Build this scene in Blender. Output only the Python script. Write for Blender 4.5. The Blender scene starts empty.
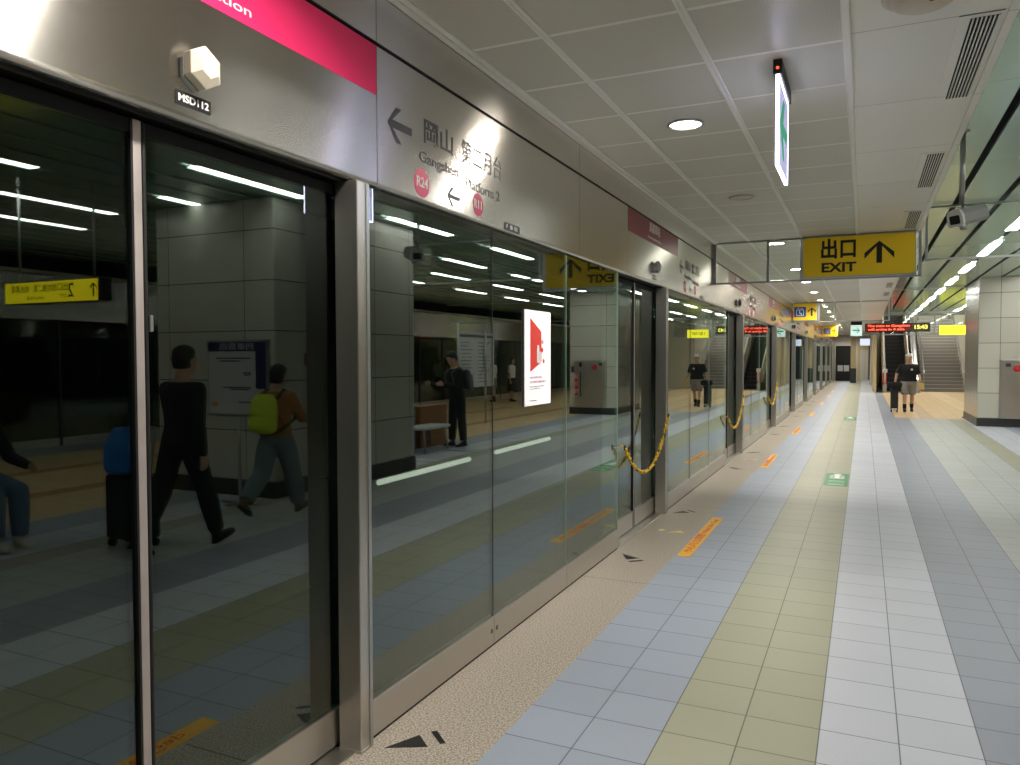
import bpy, bmesh, math, random
from mathutils import Vector, Matrix, Quaternion
random.seed(7)
PI = math.pi
S = bpy.context.scene
COL = S.collection
V = Vector
XAX, YAX, ZAX = V((1, 0, 0)), V((0, 1, 0)), V((0, 0, 1))

# ------------------------------------------------------------------ materials
def srgb(r, g, b):
    f = lambda c: (c / 255) / 12.92 if c / 255 <= 0.04045 else ((c / 255 + 0.055) / 1.055) ** 2.4
    return (f(r), f(g), f(b), 1)

class NT:
    def __init__(s, m):
        s.t = m.node_tree
    def n(s, typ, **kw):
        nd = s.t.nodes.new(typ)
        for k, v in kw.items():
            setattr(nd, k, v)
        return nd
    def put(s, sock, v):
        if isinstance(v, bpy.types.NodeSocket):
            s.t.links.new(v, sock)
        else:
            sock.default_value = v
    def math(s, op, a, b=None, c=None):
        nd = s.n('ShaderNodeMath', operation=op)
        s.put(nd.inputs[0], a)
        if b is not None: s.put(nd.inputs[1], b)
        if c is not None: s.put(nd.inputs[2], c)
        return nd.outputs[0]
    def mix(s, f, a, b):
        nd = s.n('ShaderNodeMix', data_type='RGBA')
        s.put(nd.inputs[0], f); s.put(nd.inputs[6], a); s.put(nd.inputs[7], b)
        return nd.outputs[2]

def pbr(name, col, rough=0.5, metal=0.0, emit=None, estr=0.0, noise=0.0, nscale=8.0, aniso=0.0, coat=0.0, stretch=None, bump=0.0, tan=None, arot=0.25):
    m = bpy.data.materials.new(name); m.use_nodes = True
    t = NT(m); b = m.node_tree.nodes['Principled BSDF']
    b.inputs['Base Color'].default_value = col
    b.inputs['Roughness'].default_value = rough
    b.inputs['Metallic'].default_value = metal
    b.inputs['Coat Weight'].default_value = coat
    if emit:
        b.inputs['Emission Color'].default_value = emit
        b.inputs['Emission Strength'].default_value = estr
    if noise or bump:
        tc = t.n('ShaderNodeTexCoord'); mp = t.n('ShaderNodeMapping')
        m.node_tree.links.new(tc.outputs['Object'], mp.inputs[0])
        mp.inputs['Scale'].default_value = stretch or (1, 1, 1)
        nz = t.n('ShaderNodeTexNoise'); nz.inputs['Scale'].default_value = nscale; nz.inputs['Detail'].default_value = 4
        m.node_tree.links.new(mp.outputs[0], nz.inputs['Vector'])
        if noise:
            lo = tuple(c * (1 - noise) for c in col[:3]) + (1,); hi = tuple(min(1, c * (1 + noise)) for c in col[:3]) + (1,)
            t.put(b.inputs['Base Color'], t.mix(nz.outputs[0], lo, hi))
        if bump:
            bp = t.n('ShaderNodeBump'); bp.inputs['Strength'].default_value = bump; bp.inputs['Distance'].default_value = 0.002
            m.node_tree.links.new(nz.outputs[0], bp.inputs['Height']); m.node_tree.links.new(bp.outputs[0], b.inputs['Normal'])
    if aniso:
        b.inputs['Anisotropic'].default_value = aniso; b.inputs['Anisotropic Rotation'].default_value = arot
        tg = t.n('ShaderNodeTangent', direction_type='RADIAL', axis=tan or 'Z')
        m.node_tree.links.new(tg.outputs[0], b.inputs['Tangent'])
    return m

def emis(name, col, strength):
    return pbr(name, col, 0.4, emit=col, estr=strength)

def glassmat(name, tint, ior=1.65):
    m = bpy.data.materials.new(name); m.use_nodes = True
    t = NT(m); nt = m.node_tree
    nt.nodes.remove(nt.nodes['Principled BSDF'])
    out = nt.nodes['Material Output']
    fr = t.n('ShaderNodeFresnel'); ge = t.n('ShaderNodeNewGeometry')
    t.put(fr.inputs[0], t.math('ADD', ior, t.math('MULTIPLY', ge.outputs['Backfacing'], 1.0 / ior - ior)))      # same reflectance on both faces of the pane
    tr = t.n('ShaderNodeBsdfTransparent'); tr.inputs[0].default_value = tint
    gl = t.n('ShaderNodeBsdfGlossy'); gl.inputs['Roughness'].default_value = 0.0; gl.inputs['Color'].default_value = (0.95, 1.0, 0.97, 1)
    mx = t.n('ShaderNodeMixShader')
    nt.links.new(fr.outputs[0], mx.inputs[0]); nt.links.new(tr.outputs[0], mx.inputs[1]); nt.links.new(gl.outputs[0], mx.inputs[2])
    nt.links.new(mx.outputs[0], out.inputs[0])
    return m

def floor_mat(name, stops, px, ox, py, oy, rough=0.42, far=None):
    m = bpy.data.materials.new(name); m.use_nodes = True
    t = NT(m); nt = m.node_tree; b = nt.nodes['Principled BSDF']
    g = t.n('ShaderNodeNewGeometry'); sx = t.n('ShaderNodeSeparateXYZ'); nt.links.new(g.outputs['Position'], sx.inputs[0])
    X, Y = sx.outputs[0], sx.outputs[1]
    x0, x1 = -2.0, 12.0
    def ramp(st):
        c = st[0][1]
        for x, k in st[1:]: c = t.mix(t.math('GREATER_THAN', X, x), c, k)
        return c
    col = ramp(stops)
    if far:
        fy, fx, fst = far
        msk = t.math('MULTIPLY', t.math('GREATER_THAN', Y, fy), t.math('GREATER_THAN', X, fx))
        col = t.mix(msk, col, ramp(fst))
    u = t.math('DIVIDE', t.math('SUBTRACT', X, ox), px); v = t.math('DIVIDE', t.math('SUBTRACT', Y, oy), py)
    def line(w, wid):
        return t.math('LESS_THAN', t.math('ABSOLUTE', t.math('SUBTRACT', t.math('FRACT', t.math('ADD', w, 0.5)), 0.5)), wid)
    cid = t.n('ShaderNodeCombineXYZ'); t.put(cid.inputs[0], t.math('FLOOR', u)); t.put(cid.inputs[1], t.math('FLOOR', v))
    wn = t.n('ShaderNodeTexWhiteNoise'); nt.links.new(cid.outputs[0], wn.inputs[0])
    nz = t.n('ShaderNodeTexNoise'); nz.inputs['Scale'].default_value = 90; nz.inputs['Detail'].default_value = 3
    nt.links.new(g.outputs['Position'], nz.inputs['Vector'])
    nz2 = t.n('ShaderNodeTexNoise'); nz2.inputs['Scale'].default_value = 1.3; nz2.inputs['Detail'].default_value = 3
    nt.links.new(g.outputs['Position'], nz2.inputs['Vector'])
    val = t.math('ADD', t.math('MULTIPLY', wn.outputs[0], 0.07), t.math('ADD', t.math('MULTIPLY', nz.outputs[0], 0.10), t.math('MULTIPLY', nz2.outputs[0], 0.14)))
    val = t.math('ADD', val, 0.845)
    hs = t.n('ShaderNodeHueSaturation'); nt.links.new(col, hs.inputs['Color']); nt.links.new(val, hs.inputs['Value'])
    j = t.math('MAXIMUM', line(u, 0.0085), line(v, 0.0095))
    c2 = t.mix(t.math('MULTIPLY', j, 0.8), hs.outputs[0], srgb(52, 52, 52))
    nt.links.new(c2, b.inputs['Base Color'])
    b.inputs['Roughness'].default_value = rough
    bp = t.n('ShaderNodeBump'); bp.inputs['Strength'].default_value = 0.25; bp.inputs['Distance'].default_value = 0.002
    nt.links.new(t.math('SUBTRACT', nz.outputs[0], t.math('MULTIPLY', j, 1.0)), bp.inputs['Height']); nt.links.new(bp.outputs[0], b.inputs['Normal'])
    return m

def granite_mat(name):
    m = bpy.data.materials.new(name); m.use_nodes = True
    t = NT(m); nt = m.node_tree; b = nt.nodes['Principled BSDF']
    g = t.n('ShaderNodeNewGeometry')
    nz = t.n('ShaderNodeTexNoise'); nz.inputs['Scale'].default_value = 120; nz.inputs['Detail'].default_value = 2
    vo = t.n('ShaderNodeTexVoronoi'); vo.inputs['Scale'].default_value = 130
    for q in (nz, vo): nt.links.new(g.outputs['Position'], q.inputs['Vector'])
    r = t.n('ShaderNodeValToRGB'); e = r.color_ramp.elements
    e[0].position = 0.30; e[0].color = srgb(88, 80, 72); e[1].position = 0.62; e[1].color = srgb(192, 182, 168)
    k = e.new(0.45); k.color = srgb(150, 140, 127)
    nt.links.new(nz.outputs[0], r.inputs[0])
    sp = t.math('LESS_THAN', vo.outputs['Distance'], 0.16)
    c = t.mix(t.math('MULTIPLY', sp, 0.55), r.outputs[0], srgb(70, 60, 54))
    sx = t.n('ShaderNodeSeparateXYZ'); nt.links.new(g.outputs['Position'], sx.inputs[0])
    j = t.math('LESS_THAN', t.math('ABSOLUTE', t.math('SUBTRACT', t.math('FRACT', t.math('DIVIDE', t.math('ADD', sx.outputs[1], 8.225), 3.0)), 0.5)), 0.0016)
    c = t.mix(t.math('MULTIPLY', j, 0.7), c, srgb(50, 46, 42))
    nt.links.new(c, b.inputs['Base Color']); b.inputs['Roughness'].default_value = 0.38
    return m

def grid_mat(name, base, line_c, u_ax, v_ax, pu, ou, pv, ov, wu, wv, rough=0.4, metal=0.0, dots=False, noise=0.05, coat=0.0, bump=0.4):
    """a panelled surface: joints every pu / pv along two world axes"""
    m = bpy.data.materials.new(name); m.use_nodes = True
    t = NT(m); nt = m.node_tree; b = nt.nodes['Principled BSDF']
    g = t.n('ShaderNodeNewGeometry'); sx = t.n('ShaderNodeSeparateXYZ'); nt.links.new(g.outputs['Position'], sx.inputs[0])
    u = t.math('DIVIDE', t.math('SUBTRACT', sx.outputs[u_ax], ou), pu); v = t.math('DIVIDE', t.math('SUBTRACT', sx.outputs[v_ax], ov), pv)
    def line(w, wid):
        return t.math('LESS_THAN', t.math('ABSOLUTE', t.math('SUBTRACT', t.math('FRACT', t.math('ADD', w, 0.5)), 0.5)), wid)
    j = t.math('MAXIMUM', line(u, wu / pu / 2), line(v, wv / pv / 2))
    cid = t.n('ShaderNodeCombineXYZ'); t.put(cid.inputs[0], t.math('FLOOR', u)); t.put(cid.inputs[1], t.math('FLOOR', v))
    wn = t.n('ShaderNodeTexWhiteNoise'); nt.links.new(cid.outputs[0], wn.inputs[0])
    hs = t.n('ShaderNodeHueSaturation'); hs.inputs['Color'].default_value = base
    nt.links.new(t.math('ADD', t.math('MULTIPLY', wn.outputs[0], noise * 2), 1 - noise), hs.inputs['Value'])
    col = hs.outputs[0]
    if dots:
        du = t.math('SUBTRACT', t.math('FRACT', t.math('MULTIPLY', sx.outputs[u_ax], 90.0)), 0.5); dv = t.math('SUBTRACT', t.math('FRACT', t.math('MULTIPLY', sx.outputs[v_ax], 90.0)), 0.5)
        d = t.math('LESS_THAN', t.math('ADD', t.math('MULTIPLY', du, du), t.math('MULTIPLY', dv, dv)), 0.05)
        col = t.mix(t.math('MULTIPLY', d, 0.22), col, srgb(70, 68, 62))
    nt.links.new(t.mix(j, col, line_c), b.inputs['Base Color'])
    b.inputs['Roughness'].default_value = rough; b.inputs['Metallic'].default_value = metal; b.inputs['Coat Weight'].default_value = coat
    if bump:
        bp = t.n('ShaderNodeBump'); bp.inputs['Strength'].default_value = bump; bp.inputs['Distance'].default_value = 0.003
        nt.links.new(j, bp.inputs['Height']); nt.links.new(bp.outputs[0], b.inputs['Normal'])
    return m

BLUE, OLIVE, WHITE, GRAY, BEIGE = srgb(148, 157, 172), srgb(154, 155, 133), srgb(188, 193, 203), srgb(141, 148, 160), srgb(170, 175, 172)
TAN, TAN2 = srgb(214, 182, 134), srgb(170, 128, 84)
M = {}
M['floor'] = floor_mat('striped floor tiles',
    [(-2, BLUE), (-0.765, OLIVE), (-0.155, WHITE), (0.455, GRAY), (1.065, BEIGE), (1.98, OLIVE), (2.285, WHITE), (2.9, BLUE), (3.51, TAN), (4.73, TAN2), (5.03, TAN), (6.56, TAN2), (6.86, TAN), (8.4, GRAY)],
    0.305, -0.155, 0.2975, 3.8,
    far=(22.6, 0.76, [(-2, TAN), (1.37, srgb(196, 166, 124)), (1.675, TAN), (2.6, srgb(222, 196, 150)), (3.2, TAN), (4.73, TAN2), (5.03, TAN)]))
M['granite'] = granite_mat('speckled pink granite')
M['ceil'] = grid_mat('perforated ceiling tiles', srgb(206, 203, 190), srgb(236, 234, 226), 0, 1, 0.65, -1.395, 0.648, 4.085, 0.034, 0.026, 0.42, 0.0, dots=True)
M['soffit'] = grid_mat('white soffit panels', srgb(228, 226, 216), srgb(140, 138, 130), 0, 1, 9.0, 5.0, 1.18, 4.02, 0.004, 0.006, 0.3, 0.0)
M['slat'] = grid_mat('pale green aluminium slats', srgb(172, 202, 186), srgb(120, 136, 126), 0, 1, 50, 20.0, 2.4, 3.6, 0.003, 0.006, 0.15, 0.30, noise=0.03)
M['void'] = pbr('black ceiling void', srgb(18, 19, 20), 0.9)
M['steel'] = pbr('brushed stainless steel', (0.60, 0.575, 0.54, 1), 0.235, 1.0, aniso=0.97, noise=0.05, nscale=6, stretch=(1, 0.6, 60))
M['steel_plain'] = pbr('satin stainless steel', (0.60, 0.575, 0.54, 1), 0.33, 1.0, noise=0.05, nscale=5, stretch=(40, 40, 0.6), aniso=0.65, arot=0.0)
M['steel_rail'] = pbr('satin steel kick rail', (0.55, 0.52, 0.48, 1), 0.36, 1.0, noise=0.06, nscale=5, stretch=(1, 0.5, 40))
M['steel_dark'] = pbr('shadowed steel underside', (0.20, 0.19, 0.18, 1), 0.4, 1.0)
M['worn'] = pbr('worn aluminium door edge', srgb(186, 176, 172), 0.45, 0.6, noise=0.35, nscale=9, stretch=(1, 1, 0.5))
M['rubber'] = pbr('black rubber', srgb(14, 14, 15), 0.55)
M['glass'] = glassmat('tinted green door glass', (0.47, 0.60, 0.53, 1), 1.82)
M['glass_fix'] = glassmat('tinted green fixed glass', (0.54, 0.62, 0.58, 1), 2.25)
M['clear'] = glassmat('clear smoke barrier glass', (0.93, 0.97, 0.95, 1), 1.5)
M['pink'] = pbr('magenta vinyl', srgb(226, 44, 104), 0.35)
M['crimson'] = pbr('crimson vinyl', srgb(132, 16, 48), 0.35)
M['white'] = pbr('white vinyl', srgb(238, 238, 236), 0.45)
M['black'] = pbr('black vinyl', srgb(16, 16, 18), 0.45)
M['ink'] = pbr('dark grey sign ink', srgb(52, 52, 58), 0.45)
M['cream'] = pbr('cream plastic', srgb(202, 192, 174), 0.45)
M['yellow'] = pbr('yellow sign face', srgb(226, 190, 22), 0.4, emit=srgb(226, 186, 16), estr=0.06)  # for unlit signs; a faint glow is put into the face
M['yellow_lit'] = emis('lit yellow sign face', srgb(240, 236, 48), 1.6)
M['amber'] = pbr('amber floor vinyl', srgb(238, 176, 46), 0.4, noise=0.12, nscale=30)
M['floor_green'] = pbr('green floor vinyl', srgb(34, 128, 76), 0.4)
M['pale_arrow'] = pbr('pale yellow floor vinyl', srgb(228, 206, 130), 0.45)
M['blue_sign'] = pbr('blue sign vinyl', srgb(22, 74, 150), 0.4)
M['navy'] = pbr('navy print', srgb(34, 36, 84), 0.4)
M['board_white'] = pbr('white board print', srgb(206, 206, 206), 0.35)
M['print'] = pbr('grey print', srgb(96, 96, 104), 0.5)
M['exit_face'] = emis('lit lavender white exit panel', (0.62, 0.62, 1.0, 1), 0.62)
M['exit_edge'] = emis('lit white panel edge', (0.72, 0.72, 1.0, 1), 15.0)
M['exit_green'] = emis('lit green arrow', srgb(40, 150, 110), 0.9)
M['red_led'] = emis('red indicator lamp', (1.0, 0.08, 0.04, 1), 3.0)
M['led_red'] = emis('red led text', (1.0, 0.10, 0.05, 1), 4.0)
M['led_yel'] = emis('yellow led digits', (1.0, 0.9, 0.15, 1), 3.0)
M['led_back'] = pbr('dark display face', srgb(52, 12, 10), 0.3, emit=(1, 0.05, 0.02, 1), estr=0.10)
M['led_back2'] = pbr('olive display face', srgb(70, 66, 16), 0.3)
M['tube'] = emis('fluorescent diffuser', (0.99, 0.985, 0.96, 1), 25.0)
M['down'] = emis('downlight lens', (1.0, 0.92, 0.80, 1), 190.0)
M['down_off'] = pbr('unlit lens', srgb(190, 186, 174), 0.3)
M['track_tube'] = emis('tunnel tube', (1.0, 0.93, 0.84, 1), 1.9)
M['poster'] = pbr('backlit poster paper', srgb(246, 243, 244), 0.4, emit=srgb(255, 248, 250), estr=0.5)
M['poster_red'] = pbr('poster red print', srgb(214, 58, 48), 0.4, emit=srgb(214, 50, 40), estr=0.2)
M['poster_ink'] = pbr('poster mauve print', srgb(186, 140, 160), 0.4, emit=srgb(186, 140, 160), estr=0.3)
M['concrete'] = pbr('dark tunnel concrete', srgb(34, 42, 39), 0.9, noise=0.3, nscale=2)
for q, ox in (('far', 2.82), ('near', 2.58)): M['wallpanel_' + q] = grid_mat('off-white enamel wall panels ' + q, srgb(206, 204, 190), srgb(92, 90, 84), 0, 2, 1.2, ox, 0.575, 0.19, 0.010, 0.012, 0.28, 0.0)
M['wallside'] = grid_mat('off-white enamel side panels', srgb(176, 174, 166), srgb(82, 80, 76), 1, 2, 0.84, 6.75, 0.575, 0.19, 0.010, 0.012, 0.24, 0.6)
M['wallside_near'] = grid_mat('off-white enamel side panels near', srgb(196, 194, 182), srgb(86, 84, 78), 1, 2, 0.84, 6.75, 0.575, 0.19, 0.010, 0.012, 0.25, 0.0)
M['plinth'] = pbr('dark stone plinth', srgb(52, 54, 52), 0.35, noise=0.2, nscale=30)
M['endwall'] = pbr('pale end wall', srgb(196, 192, 180), 0.45, noise=0.05)
M['tanwall'] = pbr('sand coloured column', srgb(186, 170, 130), 0.4)
M['chain'] = pbr('yellow plastic chain', srgb(226, 184, 30), 0.4)
M['chain_b'] = pbr('black plastic chain', srgb(24, 22, 20), 0.4)
M['camgrey'] = pbr('grey camera housing', srgb(150, 152, 150), 0.35, 0.3)
M['alu'] = pbr('anodised aluminium', srgb(176, 178, 178), 0.3, 0.9)
M['stair'] = pbr('grey stair granite', srgb(140, 136, 132), 0.6, noise=0.12, nscale=20)
M['nosing'] = pbr('pale stair nosing', srgb(190, 186, 178), 0.5)
M['esc_step'] = pbr('black escalator treads', srgb(24, 24, 26), 0.5)
M['esc_line'] = pbr('grey comb edge', srgb(66, 66, 68), 0.5)
M['red_paint'] = pbr('red enamel', srgb(200, 32, 34), 0.35)
M['skin'] = pbr('skin', srgb(190, 148, 124), 0.55)
M['hair'] = pbr('black hair', srgb(20, 17, 16), 0.55)
M['hair_b'] = pbr('dark brown hair', srgb(44, 34, 28), 0.55)
M['black_cloth'] = pbr('black cotton', srgb(17, 17, 19), 0.85, noise=0.2, nscale=30)
M['grey_cloth'] = pbr('grey cotton', srgb(142, 138, 134), 0.85, noise=0.12, nscale=30)
M['slate_cloth'] = pbr('slate grey trousers', srgb(104, 116, 120), 0.85, noise=0.12, nscale=30)
M['denim'] = pbr('blue denim', srgb(92, 112, 142), 0.85, noise=0.15, nscale=40)
M['mustard'] = pbr('brown knit', srgb(150, 100, 52), 0.85, noise=0.12, nscale=30)
M['lime'] = pbr('lime nylon', srgb(190, 208, 44), 0.6, noise=0.08, nscale=12)
M['dkgreen'] = pbr('dark green piping', srgb(40, 52, 30), 0.6)
M['blue_cloth'] = pbr('blue nylon', srgb(28, 110, 190), 0.6)
M['backgrey'] = pbr('grey nylon', srgb(92, 96, 98), 0.7)
M['whitecloth'] = pbr('white cotton', srgb(222, 220, 214), 0.8)
M['shoe'] = pbr('black leather', srgb(18, 17, 17), 0.5)
M['shoe_w'] = pbr('pale trainers', srgb(206, 200, 186), 0.6)
M['shoe_t'] = pbr('brown sandals', srgb(112, 84, 60), 0.6)
M['tanbag'] = pbr('tan paper bag', srgb(206, 178, 120), 0.7)
M['wood'] = pbr('brown wood', srgb(150, 96, 48), 0.5, noise=0.2, nscale=6, stretch=(1, 1, 8))
M['teal'] = pbr('teal plastic', srgb(52, 104, 120), 0.5)
M['benchtop'] = pbr('pale bench seat', srgb(196, 208, 208), 0.4)
M['case'] = pbr('black suitcase shell', srgb(20, 20, 22), 0.4)

# ------------------------------------------------------------------ mesh builders
class MB:
    def __init__(s):
        s.bm = bmesh.new(); s.mi = 0
    def quad(s, *ps):
        f = s.bm.faces.new([s.bm.verts.new(p) for p in ps]); f.material_index = s.mi; return f
    def box(s, x0, x1, y0, y1, z0, z1):
        v = [s.bm.verts.new((x, y, z)) for x in (x0, x1) for y in (y0, y1) for z in (z0, z1)]
        for q in ((0, 1, 3, 2), (4, 6, 7, 5), (0, 4, 5, 1), (2, 3, 7, 6), (0, 2, 6, 4), (1, 5, 7, 3)):
            f = s.bm.faces.new([v[i] for i in q]); f.material_index = s.mi
        return s
    def flat(s, pts, o, r, u, t):
        """2D outline placed on a plane (origin o, axes r,u), extruded along r x u by t"""
        n = r.cross(u).normalized(); o = V(o)
        area = sum(pts[i][0] * pts[(i + 1) % len(pts)][1] - pts[(i + 1) % len(pts)][0] * pts[i][1] for i in range(len(pts)))
        if area < 0: pts = pts[::-1]
        a = [s.bm.verts.new(o + r * p[0] + u * p[1]) for p in pts]; b = [s.bm.verts.new(o + r * p[0] + u * p[1] + n * t) for p in pts]
        fs = [s.bm.faces.new(a[::-1]), s.bm.faces.new(b)]
        for i in range(len(pts)):
            k = (i + 1) % len(pts); fs.append(s.bm.faces.new((a[i], a[k], b[k], b[i])))
        for f in fs: f.material_index = s.mi
        return s
    def tube(s, path, r, n=10, cap=True, closed=False):
        path = [V(p) for p in path]; rr = r if isinstance(r, (list, tuple)) else [r] * len(path); rings = []
        N = len(path); prev = None
        for i, p in enumerate(path):
            if closed: d = (path[(i + 1) % N] - path[i - 1])
            else: d = path[min(i + 1, N - 1)] - path[max(i - 1, 0)]
            d.normalize()
            if prev is None:
                a = d.cross(ZAX if abs(d.z) < 0.9 else XAX).normalized()
            else:
                a = (prev - d * prev.dot(d)).normalized()
            prev = a; b = d.cross(a)
            rings.append([s.bm.verts.new(p + (a * math.cos(2 * PI * k / n) + b * math.sin(2 * PI * k / n)) * rr[i]) for k in range(n)])
        for i in range(N if closed else N - 1):
            A, B = rings[i], rings[(i + 1) % N]
            for k in range(n):
                f = s.bm.faces.new((A[k], A[(k + 1) % n], B[(k + 1) % n], B[k])); f.material_index = s.mi; f.smooth = True
        if cap and not closed:
            for f in (s.bm.faces.new(rings[0][::-1]), s.bm.faces.new(rings[-1])): f.material_index = s.mi
        return s
    def lathe(s, prof, c, ax=ZAX, n=32):
        """profile of (radius, height) about axis ax through c"""
        c = V(c); a = ax.cross(XAX if abs(ax.x) < 0.9 else YAX).normalized(); b = ax.cross(a); rings = []
        for r, h in prof:
            if r < 1e-6: rings.append([s.bm.verts.new(c + ax * h)])
            else: rings.append([s.bm.verts.new(c + ax * h + (a * math.cos(2 * PI * k / n) + b * math.sin(2 * PI * k / n)) * r) for k in range(n)])
        for A, B in zip(rings, rings[1:]):
            for k in range(n):
                q = [A[k % len(A)], A[(k + 1) % len(A)], B[(k + 1) % len(B)], B[k % len(B)]]
                q2 = []
                for w in q:
                    if w not in q2: q2.append(w)
                if len(q2) > 2:
                    f = s.bm.faces.new(q2); f.material_index = s.mi; f.smooth = True
        return s
    def loft(s, rings, cap=True):
        """rings: (centre, axis a, axis b) ellipses; a and b are half-axis vectors"""
        n = 16; R = []
        for c, a, b in rings:
            R.append([s.bm.verts.new(V(c) + V(a) * math.cos(2 * PI * k / n) + V(b) * math.sin(2 * PI * k / n)) for k in range(n)])
        for A, B in zip(R, R[1:]):
            for k in range(n):
                f = s.bm.faces.new((A[k], A[(k + 1) % n], B[(k + 1) % n], B[k])); f.material_index = s.mi; f.smooth = True
        if cap:
            s.bm.faces.new(R[0][::-1]).material_index = s.mi; s.bm.faces.new(R[-1]).material_index = s.mi
        return s
    def ball(s, c, rx, ry=None, rz=None, rot=None):
        ry = ry or rx; rz = rz or rx
        mt = Matrix.Translation(V(c)) @ (rot.to_4x4() if rot else Matrix.Identity(4)) @ Matrix.Diagonal((rx, ry, rz, 1))
        r = bmesh.ops.create_uvsphere(s.bm, u_segments=16, v_segments=10, radius=1, matrix=mt)
        for v in r['verts']:
            for f in v.link_faces: f.smooth = True; f.material_index = s.mi
        return s
    def build(s, name, mats, parent=None, bevel=0.0, seg=2, loc=None):
        bmesh.ops.recalc_face_normals(s.bm, faces=s.bm.faces)
        me = bpy.data.meshes.new(name); s.bm.to_mesh(me); s.bm.free()
        for m in (mats if isinstance(mats, (list, tuple)) else [mats]): me.materials.append(m)
        o = bpy.data.objects.new(name, me); COL.objects.link(o)
        if parent: o.parent = parent
        if loc: o.location = loc
        if bevel:
            b = o.modifiers.new('bevel', 'BEVEL'); b.width = bevel; b.segments = seg; b.limit_method = 'ANGLE'; b.angle_limit = 0.6
        return o

def bx(name, m, x0, x1, y0, y1, z0, z1, parent=None, bevel=0.0):
    return MB().box(x0, x1, y0, y1, z0, z1).build(name, m, parent, bevel)

def tag(o, label, cat, group=None):
    o['label'] = label; o['category'] = cat; o['kind'] = 'thing'
    if group: o['group'] = group
    return o
def struct(o):
    o['kind'] = 'structure'; return o
def empty(name, loc, label, cat, group=None, rz=0.0):
    o = bpy.data.objects.new(name, None); COL.objects.link(o); o.empty_display_size = 0.1
    o.location = loc; o.rotation_euler = (0, 0, rz)
    return tag(o, label, cat, group)
def copy_tree(o, parent=None):
    c = o.copy(); COL.objects.link(c)
    if parent: c.parent = parent
    for ch in list(o.children): copy_tree(ch, c)
    return c
def evaluated_mesh(o):
    dg = bpy.context.evaluated_depsgraph_get(); dg.update()
    return bpy.data.meshes.new_from_object(o.evaluated_get(dg))

TXT = {}
def text(s, h, o, r, u, m, parent=None, name='lettering', align='CENTER', bold=0.0, ext=0.0008, width=None):
    """lettering of cap height about h lying on the plane (o; r, u)"""
    key = (s, align, bold)
    if key not in TXT:
        cu = bpy.data.curves.new('txt', 'FONT'); cu.body = s; cu.size = 1.0; cu.align_x = align; cu.align_y = 'CENTER'
        cu.offset = bold; cu.extrude = 0.02; cu.resolution_u = 4
        t = bpy.data.objects.new('txt', cu); COL.objects.link(t)
        me = evaluated_mesh(t); bpy.data.objects.remove(t); TXT[key] = me
    me = TXT[key].copy(); me.materials.clear(); me.materials.append(m)
    n = r.cross(u); sc = h / 0.72
    sx = sc
    if width:
        w = max(v.co.x for v in me.vertices) - min(v.co.x for v in me.vertices); sx = width / w
    for v in me.vertices:
        c = v.co.copy(); v.co = V(o) + r * c.x * sx + u * c.y * sc + n * (c.z / 0.02 * ext + ext)
    ob = bpy.data.objects.new(name, me); COL.objects.link(ob)
    if parent: ob.parent = parent
    return ob

ORD = ['first', 'second', 'third', 'fourth', 'fifth', 'sixth', 'seventh', 'eighth', 'ninth', 'tenth', 'eleventh', 'twelfth', 'thirteenth', 'fourteenth', 'fifteenth', 'sixteenth', 'seventeenth', 'eighteenth', 'nineteenth', 'twentieth', 'twenty-first', 'twenty-second']
PX = dict(r=YAX, u=ZAX)          # a face looking towards +x
def arrow_pts(w, h, t):
    """an upward arrow with a chevron head, centred on 0,0"""
    a = h / 2; k = w / 2
    return [(0, a), (k, a - k * 0.86), (k, a - k * 0.86 - t * 1.2), (t / 2, a - t * 1.05), (t / 2, -a), (-t / 2, -a), (-t / 2, a - t * 1.05), (-k, a - k * 0.86 - t * 1.2), (-k, a - k * 0.86)]
def rrect(w, h, r, n=5):
    out = []
    for cx, cy, a0 in ((w / 2 - r, h / 2 - r, 0), (-w / 2 + r, h / 2 - r, 90), (-w / 2 + r, -h / 2 + r, 180), (w / 2 - r, -h / 2 + r, 270)):
        for i in range(n + 1):
            a = math.radians(a0 + 90 * i / n); out.append((cx + r * math.cos(a), cy + r * math.sin(a)))
    return out
def disc_pts(r, n=36): return [(r * math.cos(2 * PI * i / n), r * math.sin(2 * PI * i / n)) for i in range(n)]
def shift(pts, dx, dy): return [(x + dx, y + dy) for x, y in pts]
def turn(pts, deg):
    c, s = math.cos(math.radians(deg)), math.sin(math.radians(deg)); return [(x * c - y * s, x * s + y * c) for x, y in pts]

# ------------------------------------------------------------------ the shell
YB, YE = -9.0, 60.0
struct(bx('floor', M['floor'], -1.37, 9.9, YB, YE, -0.25, 0.0))
struct(bx('trim_1', M['granite'], -1.86, -1.37, YB, YE, -0.25, 0.0))
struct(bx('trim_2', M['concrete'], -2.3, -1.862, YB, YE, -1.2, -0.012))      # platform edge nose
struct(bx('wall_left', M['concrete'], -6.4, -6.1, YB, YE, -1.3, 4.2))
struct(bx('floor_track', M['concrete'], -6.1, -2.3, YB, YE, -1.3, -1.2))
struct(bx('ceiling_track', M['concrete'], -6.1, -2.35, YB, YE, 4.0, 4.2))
struct(bx('wall_rear', M['endwall'], -6.4, 11.2, YB - 0.2, YB, -1.3, 4.2))
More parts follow.
